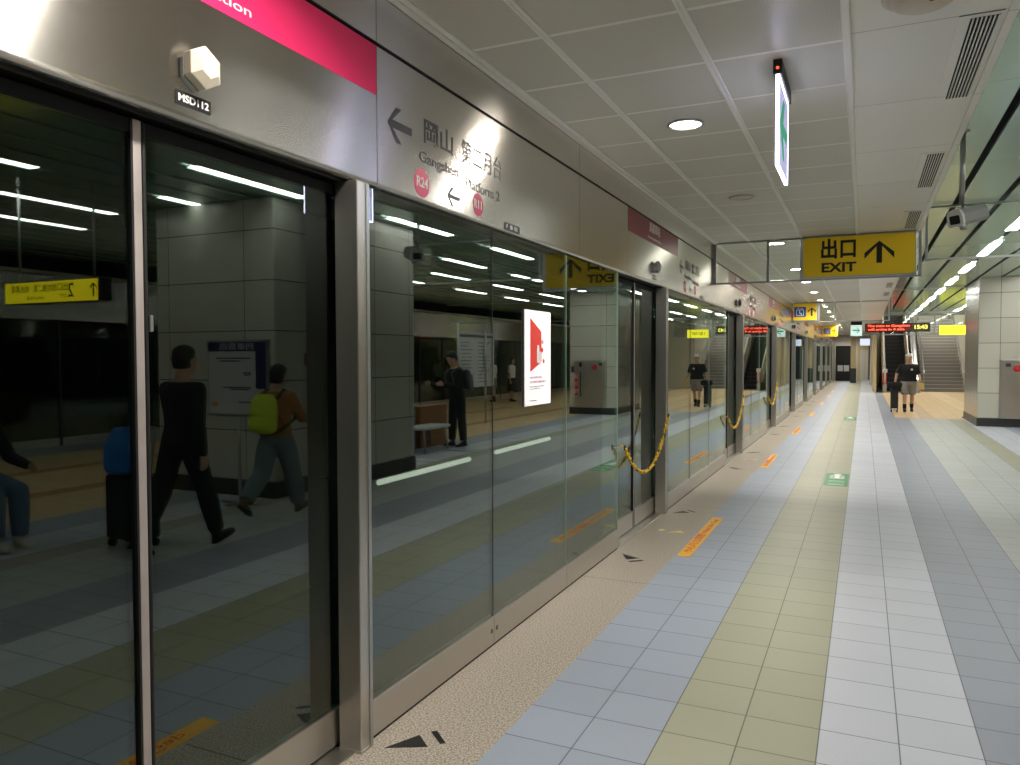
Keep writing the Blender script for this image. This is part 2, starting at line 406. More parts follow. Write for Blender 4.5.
# flat ceiling beside the doors
struct(bx('ceiling', M['ceil'], -1.784, -0.09, YB, YE, 3.13, 3.16))
struct(bx('ceiling_soffit', M['soffit'], -0.085, 0.56, YB, YE, 3.13, 3.16))
mb = MB()
for x in (-0.745, -1.395):
    mb.box(x - 0.019, x - 0.004, YB, YE, 3.120, 3.1295); mb.box(x + 0.004, x + 0.019, YB, YE, 3.120, 3.1295); mb.box(x - 0.004, x + 0.004, YB, YE, 3.124, 3.1295)
mb.box(-0.105, -0.075, YB, YE, 3.112, 3.1295); mb.box(-1.848, -1.815, YB, YE, 3.112, 3.16); mb.box(-1.815, -1.785, YB, YE, 3.122, 3.16)
struct(mb.build('trim_3', pbr('white ceiling ribs', srgb(236, 234, 226), 0.35, 0.0), None, 0.002))
struct(bx('trim_4', M['soffit'], 0.56, 0.60, YB, YE, 3.118, 3.45))
# slatted ceiling over the middle of the platform
GP, G0 = 0.4667, 0.50
SLZ = 3.42
gaps = [G0 + GP * i for i in range(20)]
mb = MB()
for a, b in zip(gaps, gaps[1:]):
    if b - 0.03 > 9.6: break
    y1 = YE if a + 0.01 > 4.2 or b < 0.5 else 38.4
    mb.box(max(a + 0.032, 0.602), b - 0.032, YB, y1, SLZ, SLZ + 0.03)
struct(mb.build('ceiling_slats', M['slat'], None, 0.004))
struct(bx('ceiling_void', M['void'], 0.6, 9.9, YB, 38.4, 3.62, 3.7))

# ------------------------------------------------------------------ platform screen doors
R = [2.59, 7.81, 13.25, 18.6, 23.95, 29.3, 34.65, 40.0, 45.35, 50.7, 56.05]      # far edge of the post beside each doorway
PL = [R[0] - 1.83] + [r - 1.66 for r in R[1:]]                                    # near edge of each doorway
MID = [1.615, 6.98] + [r - 0.85 for r in R[2:]]
DX = -1.945                                                                       # face of the sliding leaves
mb = MB()
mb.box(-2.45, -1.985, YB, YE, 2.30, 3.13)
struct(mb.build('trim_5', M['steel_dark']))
struct(bx('trim_6', M['rubber'], -1.985, -1.872, YB, YE, 2.875, 2.925))           # dark seam over the covers
mb = MB()
for k in range(len(R)): mb.box(-2.02, -1.852, PL[k] - 0.02, R[k] - 0.08, -0.01, 0.006)
struct(mb.build('trim_7', M['steel_rail'], None, 0.002))                          # thresholds

def ordn(k): return ORD[k]
def leaf(k, y0, y1, side):
    n = f"{side} glass leaf of the {ordn(k)} sliding platform doorway, counted from the near end"
    if k == 0: n = {'left-hand': 'dark glass door leaf nearest the camera, cut by the left edge', 'right-hand': 'dark glass door leaf between the pale rubber seam and the nearest steel post'}[side]
    e = empty('sliding_door_leaf', (DX, (y0 + y1) / 2, 0), n, 'platform door', 'sliding door leaves of the platform screen')
    w = (y1 - y0) / 2
    b = bx('glass_pane', M['glass'], -0.022, -0.008, -w + 0.004, w - 0.004, 0.12, 2.29, e)
    b = bx('kick_rail', M['steel_rail'], -0.035, 0.0, -w, w, 0.012, 0.165, e, 0.003)
    b = bx('top_rail', M['void'], -0.035, -0.001, -w, w, 2.26, 2.30, e, 0.003)  # flat black colour stands in for the dark recess under the header
    s = 1 if side == 'left-hand' else -1
    c = MB().box(-0.04, 0.004, (w - 0.030 if s > 0 else -w), (w if s > 0 else -w + 0.012), 0.015, 2.3)
    c.build('edge_profile', M['worn'] if s > 0 else M['rubber'], e, 0.004)
    if s < 0 and k == 0: bx('door_lock', M['alu'], -0.008, 0.008, -w + 0.014, -w + 0.026, 1.68, 1.73, e, 0.003)
    if s > 0: bx('gasket', M['rubber'], -0.03, 0.004, w - 0.038, w - 0.030, 0.015, 2.3, e)
    return e
for k in range(len(R)):
    leaf(k, PL[k] - 0.12 if k else PL[k] - 0.5, MID[k], 'left-hand')
    leaf(k, MID[k] + 0.003, R[k] - 0.04, 'right-hand')

for k, r in enumerate(R):
    e = empty('door_post', (-1.885, r - 0.045, 0), f"stainless steel post on the far side of the {ordn(k)} platform doorway from the camera", 'post', 'steel posts of the platform screen')
    bx('post_body', M['steel_plain'], -0.048, 0.062, -0.035, 0.043, 0.0, 2.305, e, 0.005)
    bx('edge_strip', M['alu'], 0.0625, 0.066, 0.022, 0.043, 0.004, 2.30, e, 0.001)
    bx('base_plate', M['steel_rail'], -0.048, 0.065, -0.038, 0.0435, 0.0, 0.012, e, 0.002)

M['edge_green'] = pbr('pale polished glass edge', srgb(150, 176, 160), 0.3)
def fixed(y0, y1, lab, pale=False):
    e = empty('fixed_glass_panel', (-1.85, y0, 0), lab, 'glass panel', 'fixed glass panels of the platform screen')
    w = y1 - y0
    bx('glass_pane', M['glass_fix'], -0.018, -0.006, 0.003, w - 0.003, 0.15, 2.30, e)
    bx('kick_rail', M['steel_rail'], -0.04, 0.0, 0.0015, w - 0.0015, 0.012, 0.165, e, 0.003)
    bx('dark_gap_strip', M['rubber'], -0.04, -0.004, 0.0015, w - 0.0015, 0.0, 0.012, e)  # black strip stands in for the dark gap under the kick rail
    bx('glass_edge' if pale else 'edge_seal', M['edge_green' if pale else 'rubber'], -0.02, -0.004, w - 0.0045, w - 0.0005, 0.165, 2.30, e)
    return e
for k in range(len(R)):
    a = R[k] + 0.004; b = (PL[k + 1] if k + 1 < len(R) else YE)
    js = [a, a + (b - a) * 0.336, a + (b - a) * 0.659, b]
    for i in range(3):
        e = fixed(js[i], js[i + 1], f"{['first', 'middle', 'last'][i]} of three fixed glass panes beyond the {ordn(k)} doorway, in steel kick rail", i > 0)
        if k == 0 and i < 2:
            for dz in (0.085,):
                yy = (js[i + 1] - js[i]) - 0.03 if i == 0 else 0.035
                MB().lathe([(0, 0.003), (0.012, 0.003), (0.014, 0)], (0.0, yy, 0.09), XAX, 16).build('lock_screw', M['steel_dark'], e)
fixed(PL[0] - 2.9, PL[0] - 0.03, "fixed glass pane before the nearest doorway, out past the left edge")

# covers above the doors
def cover(y0, y1, label):
    e = MB()
    prof = [(-1.85, 2.893), (-1.85, 2.335)]
    for i in range(7):
        a = math.radians(90 * i / 6); prof.append((-1.872 + 0.022 * math.cos(a), 2.332 - 0.022 * math.sin(a)))
    prof += [(-1.876, 2.31), (-1.876, 2.893)]
    e.flat([(x, z) for x, z in prof], (0, y1 - 0.002, 0), XAX, ZAX, (y1 - y0) - 0.004)
    o = e.build('header_cover', M['steel'])
    bx('underside', M['rubber'], -1.984, -1.8765, y0 + 0.002, y1 - 0.002, 2.312, 2.322, o)  # black sheet stands in for the shade beneath the cover
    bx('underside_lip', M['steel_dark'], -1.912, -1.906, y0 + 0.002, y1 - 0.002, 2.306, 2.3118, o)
    return tag(o, label, 'cover panel', 'brushed steel covers above the platform doors')
def upper(y0, y1): return y0, y1
cov = []
cov.append(cover(-1.5, 0.60, 'brushed steel header cover above the glass left of the nearest doorway'))
pk = [(0.60, 2.69), (6.42, 8.37)] + [(r - 1.45, r + 0.52) for r in R[2:]]
tx = []
for k in range(len(R)):
    c = cover(*pk[k], f"brushed steel header cover with a pink station name strip above the {ordn(k)} doorway")
    c0, c1 = pk[k]
    b = MB().box(-1.851, -1.8485, c0 + 0.003, c1 - 0.003, 2.69, 2.892).build('name_strip', M['pink'] if k == 0 else M['crimson'], c)
    o = (-1.8485, (c0 + c1) / 2 + (0.14 if k == 0 else -0.05), 2.79)
    if k < 5:
        text('高雄車站', 0.075, (o[0], o[1], 2.825), YAX, ZAX, M['white'], b, 'station_name', bold=0.004)
        text('Kaohsiung Main Station', 0.032 if k == 0 else 0.02, (o[0], 1.58 if k == 0 else o[1], 2.735), YAX, ZAX, M['white'], b, 'lettering', bold=0.004, width=(0.78 if k == 0 else 0.5))
    nx = pk[k + 1][0] if k + 1 < len(R) else YE
    t1 = c1 + min(2.5, (nx - c1) * 0.67)
    c2 = cover(c1, t1, f"brushed steel header cover with direction lettering beyond the {ordn(k)} doorway")
    if k < 5:
        y = c1; P = lambda dy, z: (-1.85, y + dy, z)
        MB().flat(shift(turn(arrow_pts(0.15, 0.19, 0.033), 90), 0.175, 2.607), (-1.85, y, 0), YAX, ZAX, 0.0015).build('arrow', M['ink'], c2)
        text('岡山', 0.088, P(0.515, 2.640), YAX, ZAX, M['ink'], c2, 'lettering', bold=0.008, width=0.27)
        text('Gangshan', 0.05, P(0.52, 2.520), YAX, ZAX, M['ink'], c2, 'lettering', bold=0.006, width=0.37)
        text('第二月台', 0.092, P(0.975, 2.635), YAX, ZAX, M['ink'], c2, 'lettering', bold=0.008, width=0.47)
        text('Platform 2', 0.055, P(0.98, 2.490), YAX, ZAX, M['ink'], c2, 'lettering', bold=0.003, width=0.40)
        MB().flat(shift(turn(arrow_pts(0.095, 0.125, 0.02), 90), 0.655, 2.392), (-1.85, y, 0), YAX, ZAX, 0.0015).build('arrow', M['ink'], c2)
        for dy, s in ((0.356, 'R24'), (0.918, 'R11')):
            g = MB().flat(shift(disc_pts(0.066 if s == 'R24' else 0.06), dy, 2.402), (-1.85, y, 0), YAX, ZAX, 0.0012).build('line_badge', M['pink'], c2)
            text(s, 0.046, P(dy, 2.402), YAX, ZAX, M['white'], g, 'badge_lettering', bold=0.012, ext=0.0014)
        g = MB().flat(shift(rrect(0.21, 0.042, 0.004), 1.345, 2.345), (-1.85, y, 0), YAX, ZAX, 0.0012).build('number_label', M['black'], c2)
        for i in range(3): text(['F', 'SD', '112'][i], 0.022, P(1.275 + 0.06 * i, 2.345), YAX, ZAX, M['white'], g, 'label_lettering', bold=0.01, ext=0.0013)
    cover(t1, nx, f"plain brushed steel header cover before the {ordn(k + 1) if k + 1 < 11 else 'last'} doorway" if k + 1 < len(R) else 'plain brushed steel header cover at the far end of the screen')
    # door warning lamp
    yb = 1.735 if k == 0 else (7.36 if k == 1 else c0 + 0.95)
    e = empty('warning_beacon', (-1.85, yb, 2.473), f"cream hexagonal warning lamp on the cover above the {ordn(k)} doorway", 'lamp', 'hexagonal warning lamps on the header covers')
    hexa = lambda q, dx=0: [((q * math.cos(math.radians(60 * i + 30))), q * math.sin(math.radians(60 * i + 30))) for i in range(6)]
    MB().flat(shift(hexa(0.066), -0.008, -0.012), (0.0, 0, 0), YAX, ZAX, 0.016).build('back_plate', M['camgrey'] if k else M['alu'], e, 0.002)
    m2 = MB(); ra = [(0.073, 0.016), (0.073, 0.048), (0.040, 0.070), (0, 0.072)]
    rings = [[m2.bm.verts.new((h, q * math.cos(math.radians(60 * i + 30)), q * math.sin(math.radians(60 * i + 30)))) for i in range(6)] if q else [m2.bm.verts.new((h, 0, 0))] for q, h in ra]
    for A, B in zip(rings, rings[1:]):
        for i in range(6):
            if len(B) > 1: m2.bm.faces.new((A[i], A[(i + 1) % 6], B[(i + 1) % 6], B[i]))
            else: m2.bm.faces.new((A[i], A[(i + 1) % 6], B[0]))
    m2.bm.faces.new(rings[0][::-1])
    e.scale = (0.8, 0.75, 0.8) if k else (0.9, 0.9, 0.9)
    m2.build('lens', M['cream'] if k == 0 else M['ink'] if k > 1 else M['camgrey'], e, 0.002)
    if k < 4:
        l = MB().flat(rrect(0.135, 0.042, 0.003), (-1.85, yb - 0.01, 2.373), YAX, ZAX, 0.0015).build('number_label', M['black'])
        tag(l, f"small black number label under the hexagonal lamp of the {ordn(k)} doorway", 'label', 'number labels under the warning lamps')
        text('MSD1' + str(12 + k) if k else 'MSD112', 0.022, (-1.8485, yb - 0.01, 2.373), YAX, ZAX, M['white'], l, 'label_lettering', bold=0.014, width=0.115)
# narrow fascia between covers and ceiling
mb = MB()
ys = [-1.5] + sorted([p for q in pk for p in q] + [5.19, 10.5, 15.9, 21.3]) + [YE]
for a, b in zip(ys, ys[1:]): mb.box(-1.875, -1.85, a + 0.002, b - 0.002, 2.91, 3.122)
struct(mb.build('trim_8', M['steel']))
# little chrome studs under the covers
for k, (y, nm) in enumerate(((2.63, 'left'), (2.75, 'right'), (8.30, 'left'))):
    o = MB().lathe([(0.012, 0), (0.012, 0.008), (0.006, 0.014), (0, 0.015)], (-1.888, y, 2.306), V((0.5, 0, -0.87)).normalized(), 16).build('cover_latch', M['alu'])
    tag(o, ['round chrome latch just left of the first header cover joint above the nearest post', 'round chrome latch just right of the first header cover joint above the post', 'round chrome latch under the cover edge by the second post'][k], 'latch', 'chrome latches under the header covers')

# the black / yellow chain hung across some doorways
def chain(y0, z0, y1, z1, sag, label, black=False):
    e = MB(); n = int(((y1 - y0) ** 2 + (z1 - z0) ** 2) ** 0.5 / 0.034) + 4
    N = n + 6
    pts = []
    for i in range(N + 1):
        t = i / N; pts.append(V((-1.803, y0 + (y1 - y0) * t, z0 + (z1 - z0) * t - sag * 4 * t * (1 - t))))
    for i in range(N):
        a, b = pts[i], pts[i + 1]; c = (a + b) / 2; d = (b - a).normalized(); L = (b - a).length * 0.66
        side = XAX if i % 2 else d.cross(XAX)
        e.mi = 1 if i % 7 in (0,) else 0
        e.tube([c + d * L * math.cos(2 * PI * q / 10) + side * 0.014 * math.sin(2 * PI * q / 10) for q in range(10)], 0.0058, 6, closed=True)
    e.mi = 0
    for p, rr in ((pts[0], -1), (pts[-1], 1)):
        e.tube([p, V((-1.845 if rr < 0 else -1.8175, p.y, p.z + 0.004))], 0.007, 8)
    o = e.build('barrier_chain', [M['chain'], M['chain_b']])
    return tag(o, label, 'chain', 'yellow chains across the platform doorways')
chain(6.17, 0.86, 7.77, 1.02, 0.38, 'yellow plastic chain hanging across the second platform doorway from the camera')
chain(11.54, 0.72, 13.2, 1.02, 0.34, 'yellow plastic chain hanging across the third platform doorway from the camera')
chain(16.9, 0.75, 18.55, 1.02, 0.30, 'yellow plastic chain hanging across the fourth platform doorway from the camera')

# backlit poster mounted in the glass
e = empty('poster_display', (-1.846, 4.414, 1.598), 'bright white poster with a red block, fixed to the glass panel', 'poster')
bx('case', M['alu'], -0.0095, -0.001, -0.212, 0.212, -0.295, 0.295, e, 0.003)
q = bx('poster_sheet', M['poster'], -0.001, 0.0005, -0.208, 0.208, -0.291, 0.291, e)
PXo = lambda pts, m, nm, t=0.0006: MB().flat(pts, (0.0005, 0, 0), YAX, ZAX, t).build(nm, m, e)
PXo([(-0.125, 0.245), (0.055, 0.165), (0.055, -0.025), (-0.125, -0.085)], M['poster_red'], 'red_block')
for px_, pz, s in ((0.0, 0.03, 1.0), (0.03, 0.0, 0.8)):
    PXo(shift([(-0.018 * s, -0.06 * s), (-0.02 * s, 0.02), (-0.012, 0.05 * s), (0.012, 0.05 * s), (0.02 * s, 0.02), (0.018 * s, -0.06 * s)], px_, pz), M['white'], 'figure', 0.0012)
for px_, pz in ((0.07, 0.05), (0.09, -0.02), (0.075, 0.10)):
    PXo(shift(disc_pts(0.016, 14), px_, pz), M['poster_red'] if pz < 0.06 else M['poster_ink'], 'figure', 0.0011)
for i, (z, w, m) in enumerate(((-0.12, 0.20, 'poster_ink'), (-0.148, 0.26, 'poster_ink'), (-0.176, 0.24, 'print'), (-0.19, 0.16, 'print'), (-0.262, 0.12, 'print'))):
    mb = MB(); n = int(w / 0.02)
    for j in range(n): mb.box(0.0005, 0.0012, -0.13 + j * 0.02, -0.13 + j * 0.02 + random.uniform(0.010, 0.016), z - 0.007 if i < 2 else z - 0.003, z + 0.007 if i < 2 else z + 0.003)
    mb.build('text_line', M[m], e)

# ------------------------------------------------------------------ marks on the floor
def tri(y, s, col, label):
    mb = MB()
    pts = [(0, 0), (0.075, 0.153), (0.157, 0.082)]; bar = [(0.105, 0.198), (0.124, 0.216), (0.209, 0.14), (0.19, 0.125)]
    o = (-1.768, y, 0.0)
    f = lambda P: [(a, b * s) for a, b in P]
    mb.flat(f(pts), o, XAX, YAX, 0.0015); mb.flat(f(bar), o, XAX, YAX, 0.0015)
    return tag(mb.build('queue_arrow', col), label, 'floor marking', 'arrow stickers on the granite edge')
for k in range(6):
    tri(R[k], 1, M['black'], f"black arrow sticker on the granite just past the {ordn(k)} steel post")
    tri(PL[k] - 0.14 if k else PL[0] - 0.06, -1, M['black'], f"black arrow sticker on the granite just before the {ordn(k)} doorway")
    o = MB().flat([(0, 0), (0.16, 0.04), (0.10, 0.11)], (-1.62, MID[k] - 0.06, 0), XAX, YAX, 0.0015)
    o.flat([(-0.10, 0.06), (-0.06, 0.02), (-0.03, 0.09), (-0.07, 0.13)], (-1.62, MID[k] - 0.06, 0), XAX, YAX, 0.0015)
    tag(o.build('boarding_arrow', M['pale_arrow']), f"pale yellow arrow sticker on the granite in front of the {ordn(k)} doorway", 'floor marking', 'arrow stickers on the granite edge')
for k in range(8):
    y0, y1 = (0.8, 2.48) if k == 0 else (R[k] - 1.68, R[k] - 0.04)
    s = MB().flat([(-1.355, y0), (-1.25, y0), (-1.25, y1), (-1.355, y1)], (0, 0, 0), XAX, YAX, 0.0015).build('warning_strip', M['amber'])
    tag(s, f"amber warning strip on the blue tiles in front of the {ordn(k)} doorway from the camera", 'floor sticker', 'amber warning strips along the blue tiles')
    if k < 4:
        text('小心月台間隙', 0.06, (-1.302, y0 + 0.50, 0.0008), YAX, -XAX, M['red_paint'], s, 'lettering', width=0.72)
        text('Mind the Gap', 0.05, (-1.302, y0 + 1.22, 0.0008), YAX, -XAX, M['red_paint'], s, 'lettering', width=0.62)
for k, y in enumerate((10.3, 21.2)):
    s = MB().flat([(-0.447, y), (-0.165, y), (-0.165, y + 1.1), (-0.447, y + 1.1)], (0, 0, 0), XAX, YAX, 0.0015).build('priority_floor_sign', M['floor_green'])
    tag(s, ['green floor sticker with white figure on the olive tiles, nearer one', 'green floor sticker on the olive tiles, farther one toward the person'][k], 'floor sticker', 'green floor stickers')
    mb = MB(); o = (-0.306, y + 0.72, 0.0015)
    mb.flat(shift(disc_pts(0.05, 16), 0.0, 0.27), o, XAX, YAX, 0.001)
    mb.flat([(-0.028, 0.2), (0.028, 0.2), (0.028, -0.1), (-0.028, -0.1)], o, XAX, YAX, 0.001)
    for a in (0.15, 0.03, -0.08): mb.flat([(-0.09, a - 0.022), (0.09, a - 0.022), (0.09, a + 0.022), (-0.09, a + 0.022)], o, XAX, YAX, 0.0008)
    mb.build('pictogram', M['white'], s)
    mb = MB()
    for a in (0.42, 0.33, 0.16, 0.09): mb.flat([(-0.40, y + a - 0.03), (-0.21, y + a - 0.03), (-0.21, y + a + 0.01), (-0.40, y + a + 0.01)], (0, 0, 0.0015), XAX, YAX, 0.0008)
    mb.build('text_line', pbr('pale green print', srgb(150, 204, 164), 0.5), s)

# ------------------------------------------------------------------ ceiling fittings
lit = [1.72, 5.09, 10.88, 14.2, 16.7, 19.4, 22.2, 25.0, 28.0, 31.0, 34.0, 37.0, 40.0, 43.0, 46.5, 50.0, 53.5, 56.5]  # the last one is added to brighten the far passage
for i, y in enumerate([7.62] + lit):
    on = i > 0
    lab = f"lit round recessed downlight in the tiled ceiling, {ORD[i - 1]} of the lit row along the platform" if on else 'unlit round downlight between two lit ones in the tiled ceiling'
    e = empty('downlight', (-1.08, y, 3.13), lab, 'light', 'round downlights along the tiled ceiling')
    MB().lathe([(0.118, 0), (0.118, -0.012), (0.102, -0.014), (0.098, -0.003)], (0, 0, 0)).build('trim_ring', M['alu'] if on else M['cream'], e)
    MB().lathe([(0.099, -0.003), (0.06, -0.0085), (0, -0.010)], (0, 0, 0)).build('lens', M['down'] if on else M['down_off'], e)
    if on:
        L = bpy.data.lights.new('downlight_lamp', 'AREA'); L.shape = 'DISK'; L.size = 0.17; L.energy = 42; L.color = (1.0, 0.95, 0.87); L.spread = math.radians(150)
        lo = bpy.data.objects.new('downlight_lamp', L); COL.objects.link(lo); lo.parent = e; lo.location = (0, 0, -0.02)
e = empty('ceiling_speaker', (0.209, 3.70, 3.13), 'round cream speaker disc on the white soffit at the top edge', 'speaker')
MB().lathe([(0.16, 0), (0.16, -0.012), (0.135, -0.022), (0.13, -0.02), (0.12, -0.04), (0.10, -0.05), (0, -0.054)], (0, 0, 0), ZAX, 40).build('grille', M['cream'], e)
MB().lathe([(0.012, -0.053), (0.010, -0.06), (0, -0.061)], (0.03, -0.05, 0.003), ZAX, 12).build('screw', M['ink'], e)
for k, (y0, y1) in enumerate(((4.02, 5.30), (6.58, 7.92), (9.10, 10.35), (12.2, 13.4), (15.0, 16.3), (17.6, 18.9), (20.1, 21.4))):
    e = empty('air_vent', (0.475, (y0 + y1) / 2, 3.13), f"{ORD[k]} white slotted air vent along the right edge of the soffit", 'vent', 'slotted air vents in the soffit')
    w = (y1 - y0) / 2; mb = MB()
    mb.box(-0.105, -0.055, -w, w, -0.004, -0.0005); mb.box(0.062, 0.075, -w, w, -0.004, -0.0005)
    mb.box(-0.055, 0.062, -w, -w + 0.04, -0.004, -0.0005); mb.box(-0.055, 0.062, w - 0.04, w, -0.004, -0.0005)
    mb.build('frame', M['soffit'], e, 0.002)
    bx('dark_slot', M['void'], -0.055, 0.062, -w + 0.04, w - 0.04, -0.0015, -0.0005, e)
    mb = MB()
    for i in range(7):
        x = -0.047 + i * 0.0168; mb.box(x, x + 0.0065, -w + 0.04, w - 0.04, -0.009, -0.002)
    mb.build('louvre', M['soffit'], e)
# fluorescent strips
ROWN = ['row nearest the white soffit', 'second row from the soffit', 'third row from the soffit', 'fourth row from the soffit']
ROWX = [1.9, 3.3, 4.7, 6.1]
proto = None
for ri, x in enumerate(ROWX):
    ph = [8.45, 9.30, 8.2, 8.8][ri] - 3.05 * 4
    n = 0
    for i in range(17):
        y = ph + 3.05 * i
        if y > 36: break
        if y < -4 or (ri == 0 and y < 4): continue
        if proto is None:
            e = empty('ceiling_strip_light', (x, y, SLZ + 0.02), '', 'light')
            bx('housing', M['alu'], -0.075, 0.075, -0.04, 1.64, 0.03, 0.09, e, 0.003)
            bx('diffuser', M['tube'], -0.072, 0.072, 0, 1.60, -0.024, 0.031, e, 0.004)
            proto = e
        else:
            e = copy_tree(proto); e.location = (x, y, SLZ + 0.02)
        tag(e, f"white fluorescent strip in the slatted ceiling, {ORD[n]} along the {ROWN[ri]}", 'light', 'fluorescent strips in the slatted ceiling')
        n += 1
# lit emergency exit sign, edge-on
e = empty('exit_direction_sign', (-0.42, 4.46, 3.13), 'glowing white edge-lit exit panel with green arrow, hanging under the tiled ceiling', 'sign')
bx('lamp_box', M['black'], -0.022, 0.022, -0.27, 0.27, -0.075, 0.0, e, 0.003)
MB().lathe([(0.008, 0), (0.006, 0.006), (0, 0.007)], (0.0, -0.27, -0.045), -YAX, 12).build('indicator', M['red_led'], e)
bx('lit_panel', M['exit_face'], -0.007, 0.007, -0.248, 0.248, -0.528, -0.09, e)
mb = MB(); mb.box(-0.0085, 0.0085, -0.257, -0.248, -0.537, -0.075); mb.box(-0.0085, 0.0085, 0.248, 0.257, -0.537, -0.075); mb.box(-0.0085, 0.0085, -0.248, 0.248, -0.537, -0.528); mb.box(-0.0085, 0.0085, -0.248, 0.248, -0.09, -0.075)
mb.build('lit_edge', M['exit_edge'], e)
for s in (1, -1):
    mb = MB(); P = lambda pts: mb.flat(pts, (0.0072 * s, 0, -0.30), YAX * s, ZAX, 0.001)
    P([(a * (-s), b) for a, b in [(-0.20, 0.035), (0.03, 0.035), (-0.05, 0.16), (0.04, 0.16), (0.20, 0.0), (0.04, -0.16), (-0.05, -0.16), (0.03, -0.035), (-0.20, -0.035)]])
    mb.build('arrow', M['exit_green'], e)

# ------------------------------------------------------------------ smoke barriers with signs
def barrier(y, label):
    e = empty('smoke_barrier', (-0.6, y, 2.56), label, 'glass barrier', 'glass smoke barriers under the ceiling')
    L, Rr, z0, z1 = -1.848, 0.60, 2.575, 3.128
    x = lambda a: a + 0.6; z = lambda a: a - 2.56
    mb = MB()
    for a in (L, -1.17, -0.76, 0.585): mb.box(x(a), x(a + 0.035), -0.02, 0.02, z(z0), z(z1))
    mb.box(x(L), x(Rr), -0.02, 0.02, z(z0), z(z0) + 0.022); mb.box(x(L), x(Rr), -0.02, 0.02, z(z1) - 0.022, z(z1))
    mb.build('frame', M['alu'], e, 0.002)
    bx('glass_pane', M['clear'], x(L + 0.035), x(-1.17), -0.005, 0.005, z(z0) + 0.022, z(z1) - 0.022, e)
    bx('glass_pane', M['clear'], x(-1.135), x(-0.76), -0.005, 0.005, z(z0) + 0.022, z(z1) - 0.022, e)
    # glass drop under the slatted ceiling
    mb = MB(); mb.box(x(0.655), x(0.685), -0.015, 0.015, z(2.76), z(3.40)); mb.box(x(0.685), x(9.3), -0.015, 0.015, z(2.76), z(2.785)); mb.box(x(0.685), x(9.3), -0.015, 0.015, z(3.385), z(3.41))
    mb.build('rail', M['alu'], e, 0.002)
    bx('glass_pane', M['clear'], x(0.685), x(9.3), -0.004, 0.004, z(2.785), z(3.385), e)
    return e
barrier(10.55, 'nearest glass smoke barrier in a metal frame, behind the EXIT sign')
barrier(23.06, 'second glass smoke barrier, behind the nearer yellow lift sign')

e = empty('exit_sign', (-0.085, 10.50, 2.86), 'large yellow EXIT sign with black up arrow and Chinese characters', 'sign')
bx('sign_case', M['alu'], -0.648, 0.648, -0.03, 0.025, -0.262, 0.262, e, 0.006)
MB().flat(rrect(1.26, 0.49, 0.04), (0, -0.03, 0), XAX, ZAX, 0.004).build('sign_face', M['yellow'], e)
text('出口', 0.185, (-0.22, -0.034, 0.078), XAX, ZAX, M['black'], e, 'lettering', bold=0.03, width=0.40)
text('EXIT', 0.115, (-0.22, -0.034, -0.142), XAX, ZAX, M['black'], e, 'lettering', bold=0.034, width=0.40)
MB().flat(shift(arrow_pts(0.33, 0.27, 0.062), 0.24, 0.03), (0, -0.034, 0), XAX, ZAX, 0.002).build('arrow', M['black'], e)

def lift_sign(x0, x1, y, z0, z1, label):
    e = empty('lift_sign', ((x0 + x1) / 2, y, (z0 + z1) / 2), label, 'sign', 'yellow lift signs over the platform edge')
    w, h = x1 - x0, z1 - z0
    bx('sign_case', M['alu'], -w / 2, w / 2, -0.02, 0.02, -h / 2, h / 2, e, 0.004)
    MB().flat(rrect(w - 0.04, h - 0.04, 0.02), (0, -0.02, 0), XAX, ZAX, 0.003).build('sign_face', M['yellow'], e)
    g = MB().flat(shift(rrect(0.31, 0.28, 0.02), -w * 0.2, 0), (0, -0.023, 0), XAX, ZAX, 0.002).build('lift_pictogram', M['blue_sign'], e)
    mb = MB(); c = -w * 0.2
    for pts in (rrect(0.19, 0.012, 0.002), ): 
        mb.flat(shift(pts, c, 0.06), (0, -0.025, 0), XAX, ZAX, 0.002); mb.flat(shift(pts, c, -0.10), (0, -0.025, 0), XAX, ZAX, 0.002)
    for dx in (-0.09, 0.09): mb.flat(shift(rrect(0.012, 0.16, 0.002), c + dx, -0.02), (0, -0.025, 0), XAX, ZAX, 0.002)
    mb.flat(shift(disc_pts(0.016, 14), c - 0.012, 0.032), (0, -0.025, 0), XAX, ZAX, 0.002)
    mb.flat(shift([(-0.02, 0.01), (0.0, 0.01), (0.004, -0.03), (0.036, -0.034), (0.05, -0.085), (0.03, -0.085), (0.022, -0.052), (-0.018, -0.05)], c, 0), (0, -0.025, 0), XAX, ZAX, 0.002)
    for dx in (-0.045, 0.045):
        mb.flat(shift([(-0.025, -0.012), (0.025, -0.012), (0, 0.016)] if dx > 0 else [(-0.025, 0.016), (0.025, 0.016), (0, -0.012)], c + dx, 0.095), (0, -0.025, 0), XAX, ZAX, 0.002)
    mb.build('pictogram_lines', M['white'], g)
    MB().flat(shift(arrow_pts(0.21, 0.24, 0.05), w * 0.27, 0), (0, -0.023, 0), XAX, ZAX, 0.002).build('arrow', M['black'], e)
lift_sign(-1.88 + 0.04, -1.19, 23.02, 2.615, 3.118, 'nearer yellow lift sign with blue wheelchair pictogram and up arrow')
lift_sign(-1.845, -1.15, 40.1, 2.57, 3.118, 'farther yellow lift sign with blue pictogram above the platform edge')

